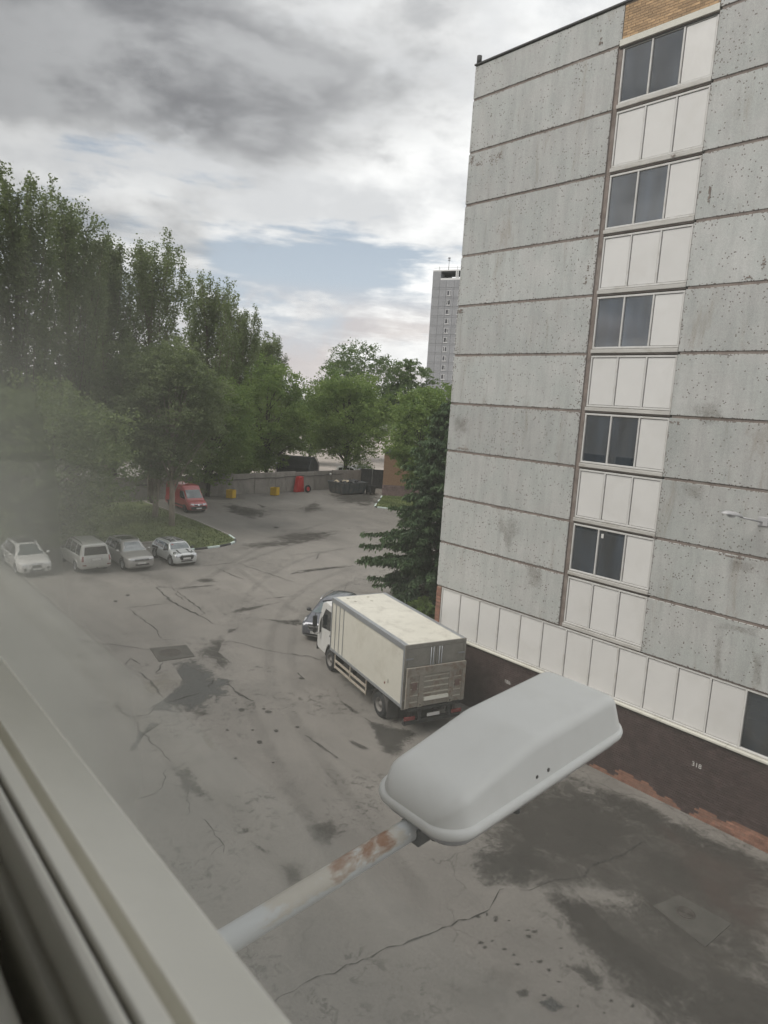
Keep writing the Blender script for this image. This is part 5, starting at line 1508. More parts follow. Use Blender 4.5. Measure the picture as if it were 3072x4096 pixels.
# grey compact SUV with a glass roof
def car_grey(loc, rz, label, grp, mat='paint_grey'):
    L, W, H = 4.49, 1.84, 1.66
    c = Car('parked_car', label, 'car', loc, rz, suv(L, W, H, 0.84, 1.05, 1.12, 0.86, 0.28, 0.70, 1.04), mat, [(1.33, 0.36), (-1.32, 0.36)], grp)
    c.quad('windscreen', 'front', [(-0.71, 1.12), (0.71, 1.12), (0.57, 1.56), (-0.57, 1.56)], 'windscreen_glass')
    c.quad('roof_glass', 'top', [(-1.05, -0.46), (0.02, -0.46), (0.02, 0.46), (-1.05, 0.46)], 'car_glass')
    c.sidewin(-1.10, -0.16, -1.05, -0.16); c.sidewin(-0.06, 0.90, -0.06, 0.40); c.sidewin(-1.75, -1.2, -1.6, -1.15)
    c.quad('rear_window', 'rear', [(-0.65, 1.15), (0.65, 1.15), (0.55, 1.52), (-0.55, 1.52)], 'car_glass')
    both(c, 'headlight', 'front', [(0.45, 0.76), (0.50, 0.82), (0.80, 0.86), (0.86, 0.82), (0.82, 0.74)], 'lamp_glass')
    c.quad('grille', 'front', [(-0.44, 0.68), (0.44, 0.68), (0.46, 0.82), (-0.46, 0.82)], 'black_plastic', 0.008, 8, 3)
    for z in (0.70, 0.745, 0.79): c.quad('grille_bar', 'front', [(-0.74, z), (0.74, z), (0.74, z + 0.014), (-0.74, z + 0.014)], 'chrome', 0.014, 10, 1)
    c.poly('lower_intake', 'front', [(-0.78, 0.54), (0.78, 0.54), (0.70, 0.36), (-0.70, 0.36)], 'black_plastic')
    c.quad('bumper_strip', 'front', [(-0.72, 0.31), (0.72, 0.31), (0.74, 0.345), (-0.74, 0.345)], 'chrome', 0.014, 8, 1)
    c.disc('emblem', 'front', (0, 0.76), 0.065, 'chrome', 0.03); c.disc('emblem_field', 'front', (0, 0.76), 0.048, 'black_plastic', 0.034)
    c.plate('front', 0.55)
    both(c, 'tail_light', 'rear', [(0.40, 0.98), (0.84, 1.0), (0.84, 0.86), (0.42, 0.86)], 'tail_red')
    c.mirrors(0.80, 1.14, mat); c.add_wheels('black_plastic'); c.rails(-1.5, 0.2, 'chrome')
    return c
car_grey((-23.1 - 2.25, -2.8, 0), 0.0, 'grey compact SUV with chrome rails and glass roof, between two silver cars', PG)

# small silver hatchback with black stripes and a flag roof
def car_mini():
    L, W, H = 3.85, 1.727, 1.42
    st = suv(L, W, H, 0.78, 0.94, 0.98, 0.50, 0.30, 0.74, 0.90, 0.16, 1.0, 0.74)
    c = Car('parked_car', 'small silver hatchback with black bonnet stripes and flag-patterned roof', 'car', (-23.15 - 1.92, 0.22, 0), 0.0, st, 'paint_mini', [(1.24, 0.31), (-1.25, 0.31)], PG)
    c.quad('windscreen', 'front', [(-0.66, 0.99), (0.66, 0.99), (0.57, 1.33), (-0.57, 1.33)], 'windscreen_glass', 0.009)
    c.sidewin(-0.95, 0.0, -0.95, 0.0); c.sidewin(0.06, 0.80, 0.06, 0.52); c.sidewin(-1.55, -1.0, -1.42, -1.0)
    c.quad('rear_window', 'rear', [(-0.58, 1.0), (0.58, 1.0), (0.52, 1.30), (-0.52, 1.30)], 'car_glass')
    c.quad('roof_panel', 'top', [(-1.45, -0.60), (0.44, -0.60), (0.44, 0.60), (-1.45, 0.60)], 'black_plastic', 0.006, 12, 8)
    for pts in (((-1.45, -0.06), (0.44, -0.06), (0.44, 0.06), (-1.45, 0.06)), ((-0.58, -0.6), (-0.42, -0.6), (-0.42, 0.6), (-0.58, 0.6)),
                ((-1.40, -0.58), (-1.28, -0.58), (0.42, 0.50), (0.42, 0.58)), ((-1.40, 0.58), (-1.28, 0.58), (0.42, -0.50), (0.42, -0.58)),
                ((0.30, -0.58), (0.38, -0.58), (0.38, 0.58), (0.30, 0.58))):
        c.quad('roof_stripe', 'top', list(pts), 'paint_mini', 0.012, 12, 4)
    for y in (0.30, -0.42):
        c.quad('bonnet_stripe', 'top', [(1.02, y), (1.80, y + 0.02), (1.80, y + 0.12), (1.02, y + 0.12)], 'black_plastic', 0.008, 10, 2)
    for sy in (1, -1):
        c.disc('headlight_ring', 'front', (0.60 * sy, 0.76), 0.155, 'chrome', 0.010, ry=0.14)
        c.disc('headlight', 'front', (0.60 * sy, 0.76), 0.125, 'lamp_glass', 0.018, ry=0.112)
    hexa = [(-0.46, 0.66), (-0.38, 0.74), (0.38, 0.74), (0.46, 0.66), (0.42, 0.52), (0.34, 0.46), (-0.34, 0.46), (-0.42, 0.52)]
    c.poly('grille_surround', 'front', [(a * 1.09, 0.60 + (b - 0.60) * 1.16) for a, b in hexa], 'chrome', off=0.010)
    c.poly('grille', 'front', hexa, 'black_plastic', off=0.018)
    for z in (0.70, 0.66): c.quad('grille_bar', 'front', [(-0.38, z), (0.38, z), (0.38, z + 0.012), (-0.38, z + 0.012)], 'chrome', 0.026, 8, 1)
    c.plate('front', 0.55, off=0.03)
    c.quad('lower_intake', 'front', [(-0.38, 0.33), (0.38, 0.33), (0.40, 0.41), (-0.40, 0.41)], 'black_plastic', 0.010, 8, 2)
    both(c, 'tail_light', 'rear', [(0.62, 0.92), (0.78, 0.92), (0.78, 0.68), (0.64, 0.68)], 'tail_red')
    for view in ('left', 'right'):
        c.quad('side_graphic', view, [(-1.72, 0.66), (-0.6, 0.80), (-0.7, 0.88), (-1.70, 0.84)], 'black_plastic', 0.006)
        c.quad('side_graphic', view, [(-1.05, 0.42), (-0.92, 0.42), (-0.7, 0.86), (-0.9, 0.86)], 'black_plastic', 0.007)
        c.quad('sill_trim', view, [(-0.85, 0.19), (0.85, 0.19), (0.85, 0.29), (-0.85, 0.29)], 'black_plastic', 0.006)
    p = c.cast('front', -0.46, 1.26, 0.014)
    c.quad('paper_pass', 'front', [(-0.52, 1.22), (-0.36, 1.22), (-0.36, 1.30), (-0.52, 1.30)], 'tail_red', 0.014, 3, 2)
    c.mirrors(0.66, 0.98, 'black_plastic'); c.add_wheels('black_plastic', spokes=8, width=0.19)
car_mini()

# red delivery van by the trees
def van_red():
    L, W, H = 5.4, 2.02, 2.45
    h, w_ = L / 2, W / 2
    st = [(-h, 0.45, 1.0, w_ * 0.95, H - 0.22, w_ * 0.84), (-h + 0.08, 0.34, 1.05, w_ * 0.985, H - 0.08, w_ * 0.88), (-h + 0.5, 0.30, 1.1, w_, H, w_ * 0.90), (0.0, 0.28, 1.15, w_, H, w_ * 0.90), (0.75, 0.28, 1.18, w_, H - 0.04, w_ * 0.89),
          (1.05, 0.28, 1.18, w_, H - 0.28, w_ * 0.85), (1.35, 0.28, 1.18, w_, 1.88, w_ * 0.83), (1.88, 0.28, 1.15, w_, 1.30, w_ * 0.86), (2.05, 0.28, 1.08, w_ * 0.99, 1.18, w_ * 0.84), (2.42, 0.28, 0.92, w_ * 0.95, 1.0, w_ * 0.80), (2.60, 0.30, 0.78, w_ * 0.90, 0.86, w_ * 0.78), (h, 0.36, 0.62, w_ * 0.84, 0.70, w_ * 0.74)]
    c = Car('delivery_van', 'red high-roofed delivery van parked under the trees at the lawn edge', 'van', (-41.6 - 2.7, 10.1, 0), 0.0, st, 'paint_red', [(1.75, 0.35), (-1.55, 0.35)])
    c.quad('windscreen', 'front', [(-0.80, 1.34), (0.80, 1.34), (0.72, 2.05), (-0.72, 2.05)], 'windscreen_glass')
    for view in ('left', 'right'): c.quad('side_window', view, [(0.55, 1.28), (1.70, 1.25), (1.22, 1.95), (0.55, 1.95)], 'car_glass')
    both(c, 'headlight', 'front', [(0.44, 0.90), (0.84, 0.96), (0.86, 0.80), (0.48, 0.74)], 'lamp_glass', off=0.012)
    c.poly('grille', 'front', [(-0.40, 0.84), (0.40, 0.84), (0.40, 0.72), (-0.40, 0.72)], 'black_plastic', off=0.01)
    c.quad('grille_bar', 'front', [(-0.40, 0.845), (0.40, 0.845), (0.40, 0.87), (-0.40, 0.87)], 'chrome', 0.012, 6, 1)
    c.disc('emblem', 'front', (0, 0.78), 0.07, 'chrome', 0.02)
    c.quad('bumper', 'front', [(-0.88, 0.36), (0.88, 0.36), (0.88, 0.68), (-0.88, 0.68)], 'black_plastic', 0.02, 12, 4)
    c.plate('front', 0.48, off=0.04)
    c.mirrors(1.45, 1.45, 'black_plastic', 0.14); c.add_wheels('black_plastic', 'black_plastic')
    for view in ('left', 'right'): c.quad('side_moulding', view, [(-2.3, 0.52), (2.0, 0.52), (2.0, 0.66), (-2.3, 0.66)], 'black_plastic', 0.01, 20, 1)
van_red()

# dark compact SUV behind the truck's cab
def car_navy():
    L, W, H = 4.28, 1.78, 1.62
    hd = math.radians(-58)
    f = Vector((-6.85, -0.85, 0)); cc = f - Vector((math.cos(hd), math.sin(hd), 0)) * (L / 2 - 0.1)
    c = Car('parked_car', 'dark compact SUV with chrome roof rails parked beyond the truck cab', 'car', (cc.x, cc.y, 0), hd, suv(L, W, H, 0.86, 1.06, 1.02, 0.86, 0.30, 0.70, 1.03, 0.20, 1.18, 0.76), 'paint_navy', [(1.28, 0.35), (-1.27, 0.35)])
    c.quad('windscreen', 'front', [(-0.69, 1.12), (0.69, 1.12), (0.56, 1.53), (-0.56, 1.53)], 'windscreen_glass')
    c.sidewin(-1.05, -0.12, -1.0, -0.12); c.sidewin(-0.02, 0.88, -0.02, 0.42); c.sidewin(-1.65, -1.15, -1.5, -1.1)
    c.quad('rear_window', 'rear', [(-0.62, 1.15), (0.62, 1.15), (0.52, 1.50), (-0.52, 1.50)], 'car_glass')
    both(c, 'headlight', 'front', [(0.50, 0.74), (0.54, 0.82), (0.74, 0.98), (0.84, 0.96), (0.84, 0.82), (0.70, 0.72)], 'lamp_glass')
    g = [(-0.40, 0.84), (0.40, 0.84), (0.44, 0.76), (0.34, 0.62), (-0.34, 0.62), (-0.44, 0.76)]
    c.poly('grille_surround', 'front', [(a * 1.07, 0.74 + (b - 0.74) * 1.2) for a, b in g], 'chrome', off=0.010)
    c.poly('grille', 'front', g, 'black_plastic', off=0.016)
    c.quad('grille_bar', 'front', [(-0.40, 0.74), (0.40, 0.74), (0.40, 0.80), (-0.40, 0.80)], 'chrome', 0.024, 8, 1)
    c.disc('emblem', 'front', (0, 0.77), 0.07, 'chrome', 0.034)
    c.poly('lower_intake', 'front', [(-0.66, 0.40), (0.66, 0.40), (0.60, 0.30), (-0.60, 0.30)], 'black_plastic', off=0.01)
    c.quad('bumper_strip', 'front', [(-0.62, 0.28), (0.62, 0.28), (0.64, 0.33), (-0.64, 0.33)], 'alloy', 0.018, 8, 1)
    c.plate('front', 0.50, 'E 787 AP', txt_size=0.125, off=0.06)
    for y in (-0.36, -0.12, 0.12, 0.36): c.quad('roof_groove', 'top', [(-1.5, y - 0.012), (-0.2, y - 0.012), (-0.2, y + 0.012), (-1.5, y + 0.012)], 'alloy', 0.012, 8, 1)
    c.quad('roof_spoiler', 'rear', [(-0.60, 1.50), (0.60, 1.50), (0.58, 1.56), (-0.58, 1.56)], 'black_plastic', 0.09, 8, 2)
    both(c, 'tail_light', 'rear', [(0.62, 1.0), (0.82, 1.02), (0.82, 0.82), (0.64, 0.82)], 'tail_red')
    MB().tube([(-1.45, 0, 1.60), (-1.85, 0, 1.95)], 0.008, 5).build('aerial', M['black_plastic'], c.root)
    c.mirrors(0.78, 1.14, 'black_plastic'); c.add_wheels('black_plastic'); c.rails(-1.55, 0.25, 'chrome', 0.97)
car_navy()
# cars in the lot beyond the fence
for i, (px, dd, mt, lb) in enumerate(((1418, 104, 'paint_white', 'white car roof glimpsed behind the fence under the central tree'), (1085, 112, 'paint_silver', 'pale car half hidden by branches behind the concrete fence'), (1480, 108, 'paint_grey', 'grey car glimpsed behind the fence near the dark gate'))):
    p = far(px, dd)
    car_grey(tuple(p), 0.9 + i * 0.2, lb, 'cars in the lot beyond the fence', mt)

# ------------------------------------------------------------------ box truck
TO = Vector((2.79, -2.665, 0))
tr = empty('box_truck', tuple(TO), math.atan2(0.216, -0.976))
tag(tr, 'white box truck with cream body and rusty tail lift beside the panel building', 'truck')
BL, BW, Z0, Z1 = 6.16, 1.27, 1.02, 3.30
MB().box(0.02, BL, -BW + 0.02, BW - 0.02, Z0 + 0.05, Z1 - 0.02).build('box_body', M['box_cream'], tr, bev=0.01)
MB().box(0.03, BL - 0.03, -BW + 0.15, BW - 0.15, Z1 - 0.018, Z1 + 0.004).build('box_roof', M['box_roof'], tr)
mb = MB()
for sy in (1, -1):
    ya, yb = sorted((sy * (BW - 0.16), sy * (BW + 0.004)))
    mb.box(0.0, BL + 0.004, ya, yb, Z1 - 0.012, Z1 + 0.012)
    ya, yb = sorted((sy * (BW - 0.02), sy * (BW + 0.008)))
    mb.box(0.0, BL + 0.004, ya, yb, Z1 - 0.19, Z1 - 0.0125)
    mb.box(0.0, BL, ya, yb, Z0, Z0 + 0.11)
    mb.box(BL - 0.05, BL + 0.006, ya, yb, Z0 + 0.11, Z1 - 0.19)
    mb.box(0.0, 0.10, ya, yb, Z0 + 0.11, Z1 - 0.19)
mb.box(BL - 0.05, BL + 0.008, -BW + 0.16, BW - 0.16, Z1 - 0.02, Z1 + 0.013)
mb.build('box_trim', M['alu_trim'], tr, bev=0.006, seg=1)
for x in (BL - 0.42, BL - 0.80, BL - 1.18):
    for sy in (1, -1):
        ya, yb = sorted((sy * (BW - 0.02), sy * (BW - 0.012 + 0.008)))
        MB().box(x - 0.022, x + 0.022, ya, yb, Z0 + 0.11, Z1 - 0.19).build('side_strip', M['alu_trim'], tr)
for x, y in ((BL - 0.85, 0.62), (BL - 0.35, 0.72), (BL - 0.40, -0.20), (BL - 0.95, -0.10)):
    MB().box(x - 0.05, x + 0.05, y - 0.04, y + 0.04, Z1 + 0.003, Z1 + 0.02).build('roof_bolt_plate', M['lift_bare'], tr)
MB().box(1.05, 1.09, BW - 0.02, BW - 0.008, Z0 + 0.52, Z0 + 0.66).build('marker', M['box_rear'], tr)
MB().box(1.28, 1.34, BW - 0.02, BW - 0.006, Z0 + 0.40, Z0 + 0.47).build('marker', M['tail_red'], tr)
# rear doors, hinges and lock bars
mb = MB().box(-0.015, 0.03, -BW + 0.11, -0.012, Z0 + 0.06, Z1 - 0.14).box(-0.015, 0.03, 0.012, BW - 0.11, Z0 + 0.06, Z1 - 0.14)
mb.build('rear_door', M['box_rear'], tr, bev=0.008)
mb = MB().box(-0.02, 0.04, -BW, BW, Z1 - 0.13, Z1 + 0.014).box(-0.02, 0.04, -BW, BW, Z0 - 0.06, Z0 + 0.05).box(-0.02, 0.04, -BW, -BW + 0.10, Z0 + 0.05, Z1 - 0.13).box(-0.02, 0.04, BW - 0.10, BW, Z0 + 0.05, Z1 - 0.13)
mb.build('rear_frame', M['box_rear'], tr, bev=0.008)
mb = MB()
for y in (-0.22, 0.22, -0.12, 0.12): mb.tube([(-0.045, y, Z0 + 0.08), (-0.045, y, Z1 - 0.15)], 0.018, 6)
mb.build('lock_bar', M['alu_trim'], tr)
mb = MB()
for y in (-BW + 0.20, BW - 0.20):
    for z in (Z0 + 0.3, Z1 - 0.5): mb.box(-0.035, -0.012, y - 0.14, y + 0.14, z - 0.025, z + 0.025)
mb.build('hinge', M['alu_trim'], tr)
# tail lift folded up against the doors
lz0, lz1 = 1.06, 2.52
mb = MB().box(-0.15, -0.10, -1.22, 1.22, lz0, lz1).build('lift_plate', M['lift_rust'], tr, bev=0.006)
mb = MB().box(-0.185, -0.15, -1.22, 1.22, lz1 - 0.30, lz1)
for y in (-1.16, -0.62, 0.62, 1.16):
    wv = 0.06 if abs(y) > 1 else 0.10
    mb.box(-0.185, -0.15, y - wv, y + wv, lz0, lz1 - 0.30)
mb.build('lift_frame', M['lift_rust'], tr, bev=0.006)
mb = MB()
for z in (1.30, 1.52, 1.74, 1.96, 2.14):
    mb.box(-0.172, -0.15, -0.52, 0.52, z - 0.02, z + 0.03)
for z in (1.26, 1.50, 1.74, 1.98):
    for y in (-0.89, 0.89): mb.box(-0.168, -0.15, y - 0.16, y + 0.16, z - 0.02, z + 0.02)
mb.build('lift_rib', M['lift_bare'], tr, bev=0.005, seg=1)
MB().obox((-0.20, 0.0, 1.34), (0.10, 1.0, 0.13), (0, 0.3, 0)).build('lift_step', M['sill_cream'], tr, bev=0.01)
for y in (-0.89, 0.89): MB().box(-0.176, -0.151, y - 0.10, y + 0.10, 1.64 if y < 0 else 1.70, 1.86 if y < 0 else 1.98).build('reflector_plate', M['reflector_dull'], tr)
mb = MB()
for y in (-0.62, 0.62):
    mb.obox((-0.10, y, 0.88), (0.10, 0.10, 0.62), (0, 0.25, 0)).tube([(0.0, y, 0.62), (-0.16, y, 1.16)], 0.045, 8)
    mb.tube([(0.45, y * 0.7, 0.70), (-0.10, y * 0.7, 1.0)], 0.04, 8)
mb.box(-0.16, 0.0, -1.10, 1.10, 0.92, 1.02)
mb.build('lift_arm', M['chassis'], tr, bev=0.006, seg=1)
mb = MB().box(-0.10, 0.06, -1.18, 1.18, 0.40, 0.54)
for y in (-0.9, 0.9): mb.box(-0.06, 0.10, y - 0.05, y + 0.05, 0.54, 0.95)
mb.build('rear_bumper', M['chassis'], tr, bev=0.01)
for y in (-0.98, 0.98): MB().box(-0.14, -0.09, y - 0.22, y + 0.22, 0.58, 0.72).build('tail_light', M['tail_red'], tr, bev=0.01)
MB().box(-0.13, -0.115, -0.26, 0.26, 0.62, 0.74).build('number_plate', M['plate_white'], tr)
# chassis, wheels, guards
mb = MB()
for y in (-0.42, 0.42): mb.box(0.1, 7.4, y - 0.05, y + 0.05, 0.68, 0.92)
for x in (0.6, 2.4, 4.2, 6.0): mb.box(x - 0.05, x + 0.05, -BW + 0.05, BW - 0.05, 0.92, 1.02)
mb.box(3.0, 3.9, 0.50, 1.08, 0.45, 0.92).box(4.3, 5.2, 0.55, 1.05, 0.50, 0.92).box(3.0, 4.8, -1.08, -0.5, 0.45, 0.92)
mb.tube([(1.65, -1.0, 0.47), (1.65, 1.0, 0.47)], 0.11, 8).tube([(6.35, -0.9, 0.47), (6.35, 0.9, 0.47)], 0.08, 8)
mb.build('chassis', M['chassis'], tr, bev=0.01, seg=1)
R_ = 0.465
tm = MB().lathe([(0.27, -0.14), (0.42, -0.145), (R_, -0.11), (R_, 0.11), (0.42, 0.145), (0.27, 0.14)], 'Y', 30).mesh('tyre', M['tyre'])
rm = MB().lathe([(0.275, 0.13), (0.26, 0.145), (0.24, 0.12), (0.20, 0.02), (0.12, 0.02), (0.11, 0.09), (0.001, 0.10)], 'Y', 24).mesh('rim', M['truck_rim'])
for x, y in ((1.65, 1.10), (1.65, -1.10), (1.65, 0.78), (1.65, -0.78), (6.35, 1.02), (6.35, -1.02)):
    o = link('wheel', tm, tr, (x, y, R_), (0, 0, 0 if y > 0 else math.pi))
    link('rim', rm, o)
for sy in (1, -1):
    V = []; F = []
    for k in range(17):
        a = math.radians(-8 + 190 * k / 16)
        for yy in (0.76, 1.25):
            for rr in (0.56, 0.58): V.append((1.65 + rr * math.cos(a), sy * yy, R_ + rr * math.sin(a)))
    for k in range(16):
        b = k * 4
        F += [(b, b + 2, b + 6, b + 4), (b + 1, b + 5, b + 7, b + 3), (b + 2, b + 3, b + 7, b + 6), (b, b + 4, b + 5, b + 1)]
    MB().add(V, F, True).build('mudguard', M['mud_rubber'], tr)
    ya, yb = sorted((sy * 0.78, sy * 1.24))
    MB().box(1.02, 1.045, ya, yb, 0.16, 0.86).build('mud_flap', M['mud_rubber'], tr)
    ya, yb = sorted((sy * (BW - 0.05), sy * (BW - 0.01)))
    mb = MB()
    for z in (0.46, 0.72): mb.box(2.75, 5.62, ya, yb, z - 0.05, z + 0.05)
    for x in (2.72, 4.15, 5.60): mb.box(x, x + 0.06, ya - 0.0, yb, 0.38, Z0 + 0.02)
    mb.build('side_guard', M['guard_rail'], tr, bev=0.006, seg=1)
# cab
cabp = [(6.24, 0.92), (6.24, 2.62), (6.42, 2.76), (7.20, 2.80), (7.50, 2.66), (7.88, 1.78), (7.97, 1.30), (7.97, 0.62), (7.80, 0.50), (6.95, 0.50), (6.93, 0.80), (6.75, 1.00), (6.35, 1.02)]
cb = MB().prism(cabp, -1.08, 1.08, 'Y').build('cab', M['cab_white'], tr, bev=0.045, seg=3)
MB().box(6.3, 7.7, -0.98, 0.98, 0.62, 1.1).build('cab_floor', M['chassis'], tr)
for sy in (1, -1):
    y0 = sy * 1.082
    ya, yb = sorted((y0, sy * 1.088))
    MB().prism([(6.52, 1.66), (6.52, 2.48), (7.14, 2.50), (7.48, 2.02), (7.50, 1.56)], ya, yb, 'Y').build('door_window', M['car_glass'], cb)
    MB().prism([(7.56, 1.30), (7.56, 2.0), (7.72, 1.72), (7.76, 1.25)], ya, yb, 'Y').build('pillar_trim', M['black_plastic'], cb)
    ya, yb = sorted((y0, sy * 1.092))
    MB().box(6.5, 6.66, ya, yb, 1.40, 1.46).build('door_handle', M['black_plastic'], cb)
    mb = MB().box(6.46, 6.472, ya, yb, 1.05, 2.55).box(7.54, 7.552, ya, yb, 1.0, 2.0)
    mb.build('door_seam', M['black_plastic'], cb)
    y1 = sy * 1.34
    mb = MB().box(7.66, 7.76, min(y1 - 0.10, y1 + 0.10), max(y1 - 0.10, y1 + 0.10), 1.55, 2.05).build('mirror', M['black_plastic'], cb, bev=0.03)
    MB().box(7.67, 7.75, y1 - 0.09, y1 + 0.09, 1.28, 1.50).build('mirror', M['black_plastic'], cb, bev=0.03)
    MB().tube([(7.60, sy * 1.06, 2.18), (7.70, sy * 1.33, 2.16), (7.70, sy * 1.33, 1.24), (7.70, sy * 1.06, 1.22)], 0.018, 6).build('mirror_arm', M['black_plastic'], cb)
    MB().box(7.925, 7.985, sy * 0.72 - 0.17, sy * 0.72 + 0.17, 0.82, 0.98).build('headlight', M['lamp_glass'], cb, bev=0.01)
    ya, yb = sorted((sy * 0.72, sy * 1.10))
    V = []; F = []
    for k in range(13):
        a = math.radians(0 + 180 * k / 12)
        for yy in (0.74, 1.12):
            V.append((6.35 + 0.60 * math.cos(a), sy * yy, R_ + 0.60 * math.sin(a)))
    F = [(2 * k, 2 * k + 1, 2 * k + 3, 2 * k + 2) for k in range(12)]
    MB().add(V, F, True).build('wheel_arch', M['black_plastic'], cb)
V = [(7.53, -0.98, 2.60), (7.53, 0.98, 2.60), (7.90, 1.0, 1.78), (7.90, -1.0, 1.78)]
MB().add([(x + 0.012, y, z) for x, y, z in V], [(0, 1, 2, 3)]).build('windscreen', M['car_glass'], cb)
MB().box(7.90, 7.99, -1.10, 1.10, 0.40, 0.78).build('bumper', M['black_plastic'], cb, bev=0.04)
MB().box(7.97, 7.985, -0.60, 0.60, 1.0, 1.22).build('grille', M['black_plastic'], cb)
vis = MB(); V = []; F = []
for k in range(9):
    y = -1.02 + 2.04 * k / 8; bow = 0.12 * (1 - (y / 1.02) ** 2)
    V += [(7.44, y, 2.79), (7.70 + bow, y, 2.68), (7.70 + bow, y, 2.64), (7.44, y, 2.76)]
for k in range(8):
    b = k * 4
    for q in range(4): F.append((b + q, b + (q + 1) % 4, b + 4 + (q + 1) % 4, b + 4 + q))
vis.add(V, F, True).build('sun_visor', M['black_plastic'], cb)
MB().box(6.55, 7.05, -0.35, 0.35, 2.79, 2.84).build('roof_hatch', M['cab_white'], cb, bev=0.02)

# ------------------------------------------------------------------ trees
def leaf_mesh(name, C, size, mat, tint, droop=0.0, aspect=0.62, nrm=None, axis=None):
    """C (n,3) leaf-spray centres -> kite-shaped faces turned every way"""
    n = len(C)
    a = rng.normal(size=(n, 3)); a[:, 2] = a[:, 2] * 0.7 - droop
    if axis is not None: a = axis + 0.45 * rng.normal(size=(n, 3))
    a /= np.linalg.norm(a, axis=1, keepdims=True) + 1e-9
    b = np.cross(a, rng.normal(size=(n, 3))); b /= np.linalg.norm(b, axis=1, keepdims=True) + 1e-9
    nn = np.cross(a, b)
    s = (size * rng.uniform(0.6, 1.35, n))[:, None]
    V = np.empty((n, 4, 3))
    V[:, 0] = C - a * s * 0.5
    V[:, 1] = C + b * s * aspect * 0.5 - a * s * 0.05 + nn * s * 0.10
    V[:, 2] = C + a * s * 0.55 + nn * s * 0.05
    V[:, 3] = C - b * s * aspect * 0.5 - a * s * 0.05 + nn * s * 0.10
    F = np.arange(4 * n).reshape(n, 4)
    return mesh_np(name, V.reshape(-1, 3), F, mat, attr={'tint': np.repeat(np.clip(tint, 0, 1), 4)})

def bez(p0, p1, p2, t):
    t = t[:, None]
    return (1 - t) ** 2 * p0 + 2 * t * (1 - t) * p1 + t * t * p2

def poplar(h, hw, nleaf, seed, base=0.16, nl=30, size=0.24, lean=0.0):
    """upright tree: steep limbs that end in separate spires"""
    r = np.random.default_rng(seed)
    tw_ = MB()
    ks = np.linspace(0, 1, 9)
    tr_pts = [(0.25 * math.sin(3 * k + seed), 0.25 * math.cos(2 * k + seed), k * h * 0.92) for k in ks]
    tw_.tube(tr_pts, [0.34 * (1 - 0.9 * k) + 0.02 for k in ks], 9)
    C = []; T = []
    per = nleaf // (nl + 6)
    for i in range(nl + 6):
        if i < nl:
            z0 = h * (base + 0.62 * (i / nl) ** 1.15) + r.uniform(-0.4, 0.4)
            az = i * 2.4 + r.uniform(-0.5, 0.5)
            f = z0 / h
            reach = hw * (0.55 + 0.55 * math.sin(math.pi * min(1, f * 1.15))) * r.uniform(0.55, 1.12)
            L = h * r.uniform(0.24, 0.40) * (1.12 - 0.4 * f)
            p0 = np.array([0, 0, z0]); p1 = np.array([math.cos(az) * reach, math.sin(az) * reach, z0 + L * 0.42])
            p2 = np.array([math.cos(az) * reach * 1.02, math.sin(az) * reach * 1.02, min(h * r.uniform(0.93, 1.0), z0 + L * 1.15)])
        else:
            az = r.uniform(0, 6.28); rr = hw * r.uniform(0.05, 0.42); z0 = h * r.uniform(0.62, 0.75)
            p0 = np.array([0, 0, z0]); p1 = np.array([math.cos(az) * rr, math.sin(az) * rr, z0 + h * 0.08]); p2 = np.array([math.cos(az) * rr, math.sin(az) * rr, h * r.uniform(0.90, 1.0)])
        tt = np.linspace(0, 1, 6)
        bp_ = bez(p0, p1, p2, tt)
        tw_.tube([tuple(q) for q in bp_], list(0.10 * (1 - tt * 0.9) * (1.2 - z0 / h)), 5, False)
        m = int(per * r.uniform(0.7, 1.3))
        t = 0.18 + 0.82 * r.beta(1.6, 1.3, m)
        pc = bez(p0, p1, p2, t)
        # leaf sprays gathered on side shoots so that gaps stay between them
        ns = max(6, m // 26)
        st = 0.15 + 0.85 * r.random(ns); so = r.normal(size=(ns, 3)) * np.array([0.42, 0.42, 0.5]) * (1.25 - 0.75 * st)[:, None] * (hw / 2.6)
        sel = r.integers(0, ns, m)
        pc = bez(p0, p1, p2, np.clip(st[sel] + r.normal(0, 0.03, m), 0, 1)) + so[sel] + r.normal(size=(m, 3)) * np.array([0.26, 0.26, 0.36]) * (1.1 - 0.5 * st[sel])[:, None]
        C.append(pc); T.append(np.full(m, r.uniform(0.1, 0.6)) + r.uniform(-0.25, 0.3, m))
    C = np.concatenate(C); T = np.concatenate(T)
    C[:, 2] = np.maximum(C[:, 2], 0.8)
    me = leaf_mesh('crown', C, size, M['leaf_poplar'], T, droop=0.15)
    return tw_.mesh('trunk', M['bark'], recalc=False), me

